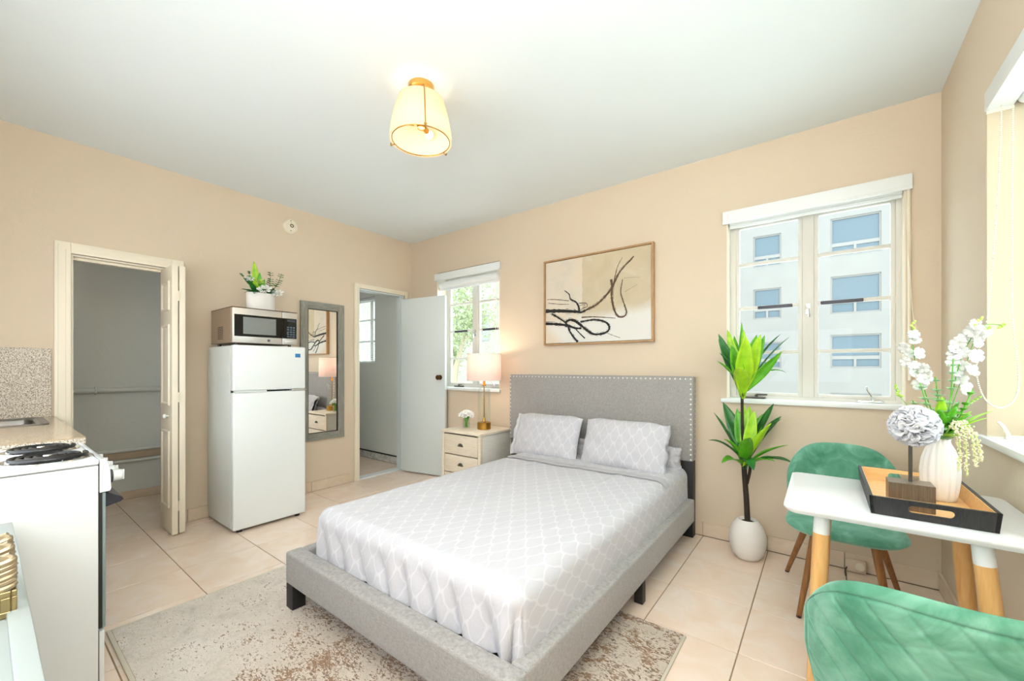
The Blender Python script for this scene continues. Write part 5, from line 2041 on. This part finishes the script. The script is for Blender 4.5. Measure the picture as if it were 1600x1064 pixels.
# ------------------------------------------------------------------ white table
TB = thing('dining_table', (4.09, -1.25, 0), 'small white dining table with light wood legs against the right wall', 'table')
ta, tb_, tc, td, TZt = 3.790, 4.385, -1.525, -0.985, 0.742
b = B()
def outline(i, r=0.03):
    pts = []
    for qx, qy, a0 in ((tb_ - i - r, td - i - r, 0), (ta + i + r, td - i - r, 90), (ta + i + r, tc + i + r, 180), (tb_ - i - r, tc + i + r, 270)):
        for k in range(7):
            a = radians(a0 + 15 * k)
            pts.append((qx + r * cos(a), qy + r * sin(a)))
    return pts
b.skin([b.ring([(x, y, z) for x, y in outline(i)]) for i, z in ((0.022, TZt - 0.026), (0.012, TZt - 0.024), (0.002, TZt - 0.012), (0.0, TZt - 0.006), (0.001, TZt - 0.001), (0.003, TZt))], True, True, True)
b.done('tabletop', 'table_white', TB, smooth=30)
for x, y in ((3.893, -1.440), (4.242, -1.440), (4.262, -1.075), (3.905, -1.075)):
    sx, sy = (-1 if x < 4.05 else 1), (-1 if y < -1.25 else 1)
    T = Vector((x, y, TZt - 0.0262))
    D = Vector((x + sx * (0.03 if sx < 0 else 0.06), y + sy * 0.045, 0.002))
    b = B()
    b.tube([T, T.lerp(D, 0.095)], [0.0215, 0.0225], 20)
    b.done('leg_cap', 'white_gloss', TB)
    b = B()
    b.tube([T.lerp(D, 0.095), T.lerp(D, 0.45), D], [0.0225, 0.0235, 0.0145], 20)
    b.done('leg', 'oak', TB)

# tray: slanted black walls, wooden inside, slotted ends
TR = thing('serving_tray', (4.145, -1.23, TZt), 'black serving tray with light wood inside on the white table', 'tray')
ex0, ex1, ey0, ey1 = 4.012, 4.272, -1.455, -0.985
tz0, tz1, thk = TZt + 0.001, TZt + 0.056, 0.009
sl = 0.005
b = B()
b.box(ex0 + 0.001, ex1 - 0.001, ey0 + 0.001, ey1 - 0.001, tz0, tz0 + 0.008)
b.done('tray_bottom', 'tray_wood', TR, smooth=0)
def wallbox(b, outer0, outer1, horizontal, inner):
    pass
def side_x(sgn):
    b = B()
    xo = ex0 if sgn < 0 else ex1
    P = [(xo, tz0), (xo + sgn * sl, tz1), (xo + sgn * (sl - thk), tz1), (xo - sgn * thk, tz0)]
    b.prism(P, lambda x, z: (x, ey0 - (z - tz0) / (tz1 - tz0) * sl, z), lambda x, z: (x, ey1 + (z - tz0) / (tz1 - tz0) * sl, z))
    b.done('side_wall', 'tray_black', TR, smooth=0)
    b = B()
    e = 0.0006
    xi = xo - sgn * (thk + e)
    P = [(xi, tz0 + 0.008), (xi + sgn * sl * 0.93, tz1 - 0.001), (xi + sgn * (sl * 0.93 - 0.002), tz1 - 0.001), (xi - sgn * 0.002, tz0 + 0.008)]
    b.prism(P, lambda x, z: (x, ey0 + thk + 0.001 - (z - tz0) / (tz1 - tz0) * sl, z), lambda x, z: (x, ey1 - thk - 0.001 + (z - tz0) / (tz1 - tz0) * sl, z))
    b.done('lining', 'tray_wood', TR, smooth=0)
side_x(-1)
side_x(1)
def end_y(sgn):
    """end wall with a stadium hand slot"""
    yo = ey0 if sgn < 0 else ey1
    xm = (ex0 + ex1) / 2
    N = 24
    hw, hh, zc = 0.048, 0.011, (tz0 + tz1) / 2 + 0.003
    for nm, d0, d1, mat in (('end_wall', 0.0, thk, 'tray_black'), ('lining', thk + 0.0006, thk + 0.0026, 'tray_wood')):
        b = B()
        rings = []
        for d in (d0, d1):
            inner, outer = [], []
            for k in range(N):
                a = 2 * pi * k / N
                cx = xm + (hw - hh) * (1 if cos(a) > 0 else -1) + hh * cos(a)
                inner.append((cx, zc + hh * sin(a)))
                s = 1 / max(abs(cos(a)), abs(sin(a)))
                ux, uz = cos(a) * s, sin(a) * s
                f = 0.0 if nm == 'end_wall' else 0.010
                z = tz0 + (tz1 - tz0) * (0.5 + 0.5 * uz)
                z = max(z, tz0 + (0.008 if f else 0))
                wx = (ex1 - ex0) / 2 + sl * (z - tz0) / (tz1 - tz0) - f
                outer.append((xm + ux * wx, z))
            mp = lambda x, z, d=d: (x, yo + sgn * ((z - tz0) / (tz1 - tz0) * sl - d), z)
            rings.append((b.ring([mp(*p) for p in inner]), b.ring([mp(*p) for p in outer])))
        (i0, o0), (i1, o1) = rings
        b.skin([i0, o0, o1, i1, i0])
        b.done(nm, mat, TR, smooth=0)
end_y(-1)
end_y(1)

# block sculpture with the white petal ball
FS = thing('flower_sculpture', (4.11, -1.34, TZt + 0.009), 'white petal ball on a dark stem and bronze block in the tray', 'sculpture')
bz = TZt + 0.0095
b = B()
b.box(4.058, 4.162, -1.392, -1.318, bz, bz + 0.082, 0.0015, 1)
b.done('block', 'brushed_bronze', FS)
b = B()
b.cyl((4.112, -1.352, bz + 0.082), (4.112, -1.352, 0.965), 0.0048, n=12)
b.done('stem', 'pewter', FS)
pc, prd = Vector((4.120, -1.352, 1.008)), 0.060
b = B()
b.ball(pc, prd * 0.72, 20, 12)
b.done('core', 'petal_cool', FS)
b = B()
random.seed(21)
NP = 300
for k in range(NP):
    ph = math.acos(1 - 2 * (k + 0.5) / NP)
    a = k * 2.399963 + random.uniform(-.15, .15)
    d = Vector((sin(ph) * cos(a), sin(ph) * sin(a), cos(ph)))
    t1 = d.orthogonal().normalized()
    t1 = Matrix.Rotation(random.uniform(0, 2 * pi), 3, d) @ t1
    t2 = d.cross(t1)
    L = prd * random.uniform(0.30, 0.42)
    w = prd * random.uniform(0.15, 0.21)
    base = pc + d * prd * 0.70
    def pf(u, v, base=base, d=d, t1=t1, t2=t2, L=L, w=w):
        x = u * 2 - 1
        ww = w * (0.45 + 0.75 * sin(min(v * 1.15, 1) * pi * 0.55))
        curl = 0.55 * L * v * v
        return base + d * (L * v * 0.85 - 0.25 * w * x * x * 0) + t2 * (x * ww) + t1 * (curl + 0.55 * w * (1 - x * x) * (1 - 0.3 * v)) + d * (0.05 * L * sin(x * 6) * v)
    b.grid(pf, 4, 3)
solid(b.done('petals', 'petal_cool', FS, smooth=60, flip=False, kind='stuff'), 0.0007)

# fluted vase
VX, VY, VZ = 4.205, -1.175, TZt + 0.0095
VA = B()
pr = [(0.036, 0.0), (0.040, 0.003), (0.045, 0.03), (0.0495, 0.07), (0.0500, 0.10), (0.046, 0.135), (0.036, 0.168), (0.027, 0.186), (0.025, 0.196), (0.027, 0.203), (0.024, 0.203), (0.021, 0.195), (0.022, 0.18), (0.04, 0.10), (0.034, 0.02), (0.001, 0.02)]
VA.lathe(pr, (VX, VY, VZ), 112, flute=14, depth=0.09)
VA.done('flower_vase', 'ceramic', smooth=70, label='white fluted ceramic vase holding the flower arrangement on the tray', cat='vase')
VT = Vector((VX, VY, VZ + 0.195))


def floret(name, parent):
    """five rounded cupped petals, at the origin facing +Z, sized 1"""
    b = B()
    for k in range(5):
        a = 2 * pi * k / 5
        def fp(u, v, a=a):
            x = u * 2 - 1
            w = 0.52 * sin(min(1, 0.15 + v) * pi * 0.72)
            r = 0.06 + v * 0.95
            return Vector((r * cos(a) - x * w * sin(a), r * sin(a) + x * w * cos(a), 0.15 + 0.25 * v * v - 0.12 * x * x + 0.35 * v * (1 - v)))
        b.grid(fp, 4, 4)
    b.ball((0, 0, 0.16), 0.12, 8, 5)
    return b


def flower_spike(name, label, cat, group, pts, blooms, mat, size, budn=6):
    root = thing(name, pts[0], label, cat, group)
    P = curve(pts, 10)
    b = B()
    b.tube(P, [0.0022 - 0.0012 * i / (len(P) - 1) for i in range(len(P))], 6)
    b.done('stem', 'leaf_mid', root)
    src = None
    for k, (c, s) in enumerate(blooms):
        ax = Vector((random.uniform(-.7, .7), -0.75, random.uniform(-.2, .6))).normalized()
        q = Vector((0, 0, 1)).rotation_difference(ax).to_euler()
        if src is None:
            bb = floret('blossom', root)
            src = bb.done('blossom', mat, root, smooth=60, flip=False, origin=(0, 0, 0))
            src.location = Vector(c) - ORG[root]
            src.rotation_euler = q
            src.scale = (s, s, s)
            solid(src, 0.04)
        else:
            place(src, 'blossom', c, root, q, (s, s, s))
        # short stalk to the stem
        n = min(P, key=lambda p: (p - Vector(c)).length)
        b = B()
        b.tube([n, Vector(c)], 0.0008, 5)
        b.done('stalk', 'leaf_mid', root)
    for k in range(budn):
        p = P[-1] + (P[-1] - P[-3]).normalized() * (0.006 * k - 0.01) + Vector((random.uniform(-.008, .008), random.uniform(-.008, .008), random.uniform(-.003, .003)))
        b = B()
        b.ball(p, 0.0045 - 0.0003 * k, 8, 6, (1, 1, 1.4))
        b.done('bud', 'leaf_yellow', root)
    return root


random.seed(31)
sl_ = [(4.138, -1.2, 1.302), (4.142, -1.2, 1.279), (4.117, -1.2, 1.258), (4.148, -1.2, 1.238), (4.12, -1.2, 1.210), (4.138, -1.21, 1.196), (4.163, -1.2, 1.188), (4.163, -1.2, 1.152), (4.135, -1.2, 1.170), (4.154, -1.2, 1.134), (4.128, -1.19, 1.235), (4.172, -1.2, 1.165)]
sr_ = [(4.287, -1.15, 1.329), (4.309, -1.15, 1.308), (4.284, -1.15, 1.309), (4.292, -1.15, 1.276), (4.253, -1.15, 1.272), (4.241, -1.15, 1.250), (4.262, -1.15, 1.240), (4.287, -1.15, 1.228), (4.244, -1.15, 1.232), (4.238, -1.15, 1.212), (4.264, -1.15, 1.197), (4.245, -1.15, 1.176), (4.278, -1.15, 1.181), (4.256, -1.15, 1.150), (4.264, -1.15, 1.122), (4.30, -1.16, 1.292), (4.272, -1.14, 1.292)]
flower_spike('delphinium', 'white delphinium stem leaning towards the double window, in the fluted vase', 'flower', 'flowers in the fluted vase',
             [VT - Vector((0, 0, 0.15)), VT, (4.165, -1.19, 1.12), (4.140, -1.2, 1.23), (4.136, -1.2, 1.325)], [(c, random.uniform(0.016, 0.022)) for c in sl_], 'petal', 0.02)
flower_spike('delphinium', 'taller white delphinium stem leaning towards the right wall, in the fluted vase', 'flower', 'flowers in the fluted vase',
             [VT - Vector((-0.004, 0, 0.15)), VT + Vector((0.004, 0, 0)), (4.236, -1.155, 1.10), (4.258, -1.15, 1.22), (4.298, -1.15, 1.335)], [(c, random.uniform(0.017, 0.023)) for c in sr_], 'petal', 0.02)
# sprays of small yellow-green buds
for nm, lab, pts in (('bud_spray', 'short yellow-green bud spray left of the white petal ball', [VT, (4.15, -1.17, 1.03), (4.112, -1.15, 1.085), (4.096, -1.15, 1.125)]),
                     ('bud_spray', 'thin pale bud spray reaching over the bead chain at right', [VT, (4.26, -1.14, 1.15), (4.30, -1.15, 1.315), (4.355, -1.15, 1.325)])):
    root = thing(nm, VT, lab, 'flower', 'flowers in the fluted vase')
    P = curve(pts, 8)
    b = B()
    b.tube(P, 0.0012, 5)
    b.done('stem', 'leaf_mid', root)
    for k in range(16):
        p = P[-1].lerp(P[int(len(P) * 0.66)], k / 16)
        b = B()
        b.ball(p + Vector((random.uniform(-.007, .007), random.uniform(-.007, .007), random.uniform(-.005, .005))), random.uniform(0.003, 0.0048), 7, 5)
        b.done('bud', 'leaf_yellow', root)
# eucalyptus, fern and broad leaves
for lab, pts, n, sz, mat in (('pale eucalyptus sprig between the two white flower stems', [VT, (4.20, -1.19, 1.06), (4.19, -1.2, 1.16)], 8, 0.034, 'leaf_pale'),
                             ('pale eucalyptus sprig low behind the white petal ball', [VT, (4.165, -1.20, 1.00), (4.135, -1.21, 1.08)], 6, 0.032, 'leaf_pale'),
                             ('dark sprig bending right below the taller white flower stem', [VT, (4.245, -1.18, 1.02), (4.28, -1.17, 1.12)], 8, 0.028, 'leaf_mid'),
                             ('eucalyptus sprig under the shorter white flower stem', [VT, (4.175, -1.22, 1.03), (4.15, -1.23, 1.14)], 7, 0.034, 'leaf_pale'),
                             ('blue-green sprig along the taller white flower stem', [VT, (4.225, -1.19, 1.07), (4.233, -1.19, 1.22)], 10, 0.028, 'leaf_pale')):
    root = thing('eucalyptus_sprig', VT, lab, 'foliage', 'greenery in the fluted vase')
    sprig(root, pts, n, sz, mat, 'leaf_mid')
root = thing('green_leaves', VT, 'bright green leaves spreading from the mouth of the fluted vase', 'foliage', 'greenery in the fluted vase')
for dx, dy, dz, w, c in ((0.12, 0.02, 0.105, .010, 'b'), (0.10, -0.02, 0.085, .014, 'b'), (0.06, -0.05, 0.095, .014, 'm'), (0.03, -0.05, 0.12, .013, 'm'), (-0.01, -0.06, 0.11, .013, 'm'), (0.05, 0.03, 0.13, .012, 'm'),
                         (0.045, -0.07, 0.03, .018, 'b'), (-0.04, -0.03, 0.10, .012, 'm'), (0.08, 0.04, 0.10, .011, 'b'), (-0.03, 0.03, 0.10, .012, 'd'), (0.02, 0.05, 0.14, .012, 'b'), (0.0, -0.03, 0.15, .012, 'b'),
                         (0.035, -0.04, 0.06, .014, 'd'), (-0.02, -0.05, 0.07, .014, 'm'), (0.07, -0.04, 0.06, .013, 'm')):
    b = B()
    strap(b, VT, VT + Vector((dx, dy, dz)), w * 1.35, 0.12, 8, 0.3)
    solid(b.done('leaf', {'d': 'leaf_dark', 'm': 'leaf_mid', 'b': 'leaf_bright'}[c], root, flip=False))
root = thing('fern_frond', VT, 'feathery fern frond beside the right-hand flowers in the fluted vase', 'foliage', 'greenery in the fluted vase')
sprig(root, [VT, (4.26, -1.15, 1.05), (4.305, -1.15, 1.10)], 14, 0.018, 'leaf_yellow', 'leaf_mid')
# hanging amaranthus
AM = [[(4.212, -1.19, 0.965), (4.226, -1.225, 1.012), (4.245, -1.245, 0.99), (4.25, -1.25, 0.93), (4.251, -1.25, 0.85)],
      [(4.212, -1.19, 0.965), (4.235, -1.225, 1.015), (4.258, -1.245, 0.985), (4.268, -1.25, 0.93), (4.271, -1.25, 0.885)],
      [(4.212, -1.19, 0.965), (4.222, -1.23, 1.005), (4.233, -1.25, 0.98), (4.236, -1.25, 0.92), (4.234, -1.25, 0.865)],
      [(4.212, -1.19, 0.965), (4.24, -1.22, 1.02), (4.268, -1.24, 0.985), (4.280, -1.245, 0.93), (4.283, -1.245, 0.90)]]
for lab, pts in zip(('hanging cream flower tassel, longest and second from the vase', 'hanging cream flower tassel third from the vase', 'hanging cream flower tassel closest to the fluted vase', 'hanging cream flower tassel outermost, nearest the wall'), AM):
    root = thing('flower_tassel', pts[0], lab, 'flower', 'hanging tassels in the fluted vase')
    P = curve(pts, 12)
    b = B()
    b.tube(P, 0.0014, 5)
    b.done('stem', 'leaf_yellow', root)
    b = B()
    for k in range(150):
        i = int(10 + (len(P) - 11) * k / 150)
        p = P[i].lerp(P[i + 1], random.random())
        rr = 0.0072 * (1 - 0.5 * k / 150)
        b.ball(p + Vector((random.gauss(0, 1), random.gauss(0, 1), random.gauss(0, 0.6))) * rr * 0.6, random.uniform(0.0016, 0.0028), 6, 4)
    b.done('florets', 'petal_cream', root, smooth=60, kind='stuff')

# dark bin just visible inside the bathroom doorway
b = B()
b.lathe([(0.10, 0.001), (0.125, 0.012), (0.13, 0.05), (0.12, 0.055), (0.10, 0.03), (0.001, 0.02)], (-1.12, -0.19, 0), 28)
b.done('floor_dish', 'black', label='low black round dish on the bathroom floor by the marble base tiles', cat='dish')
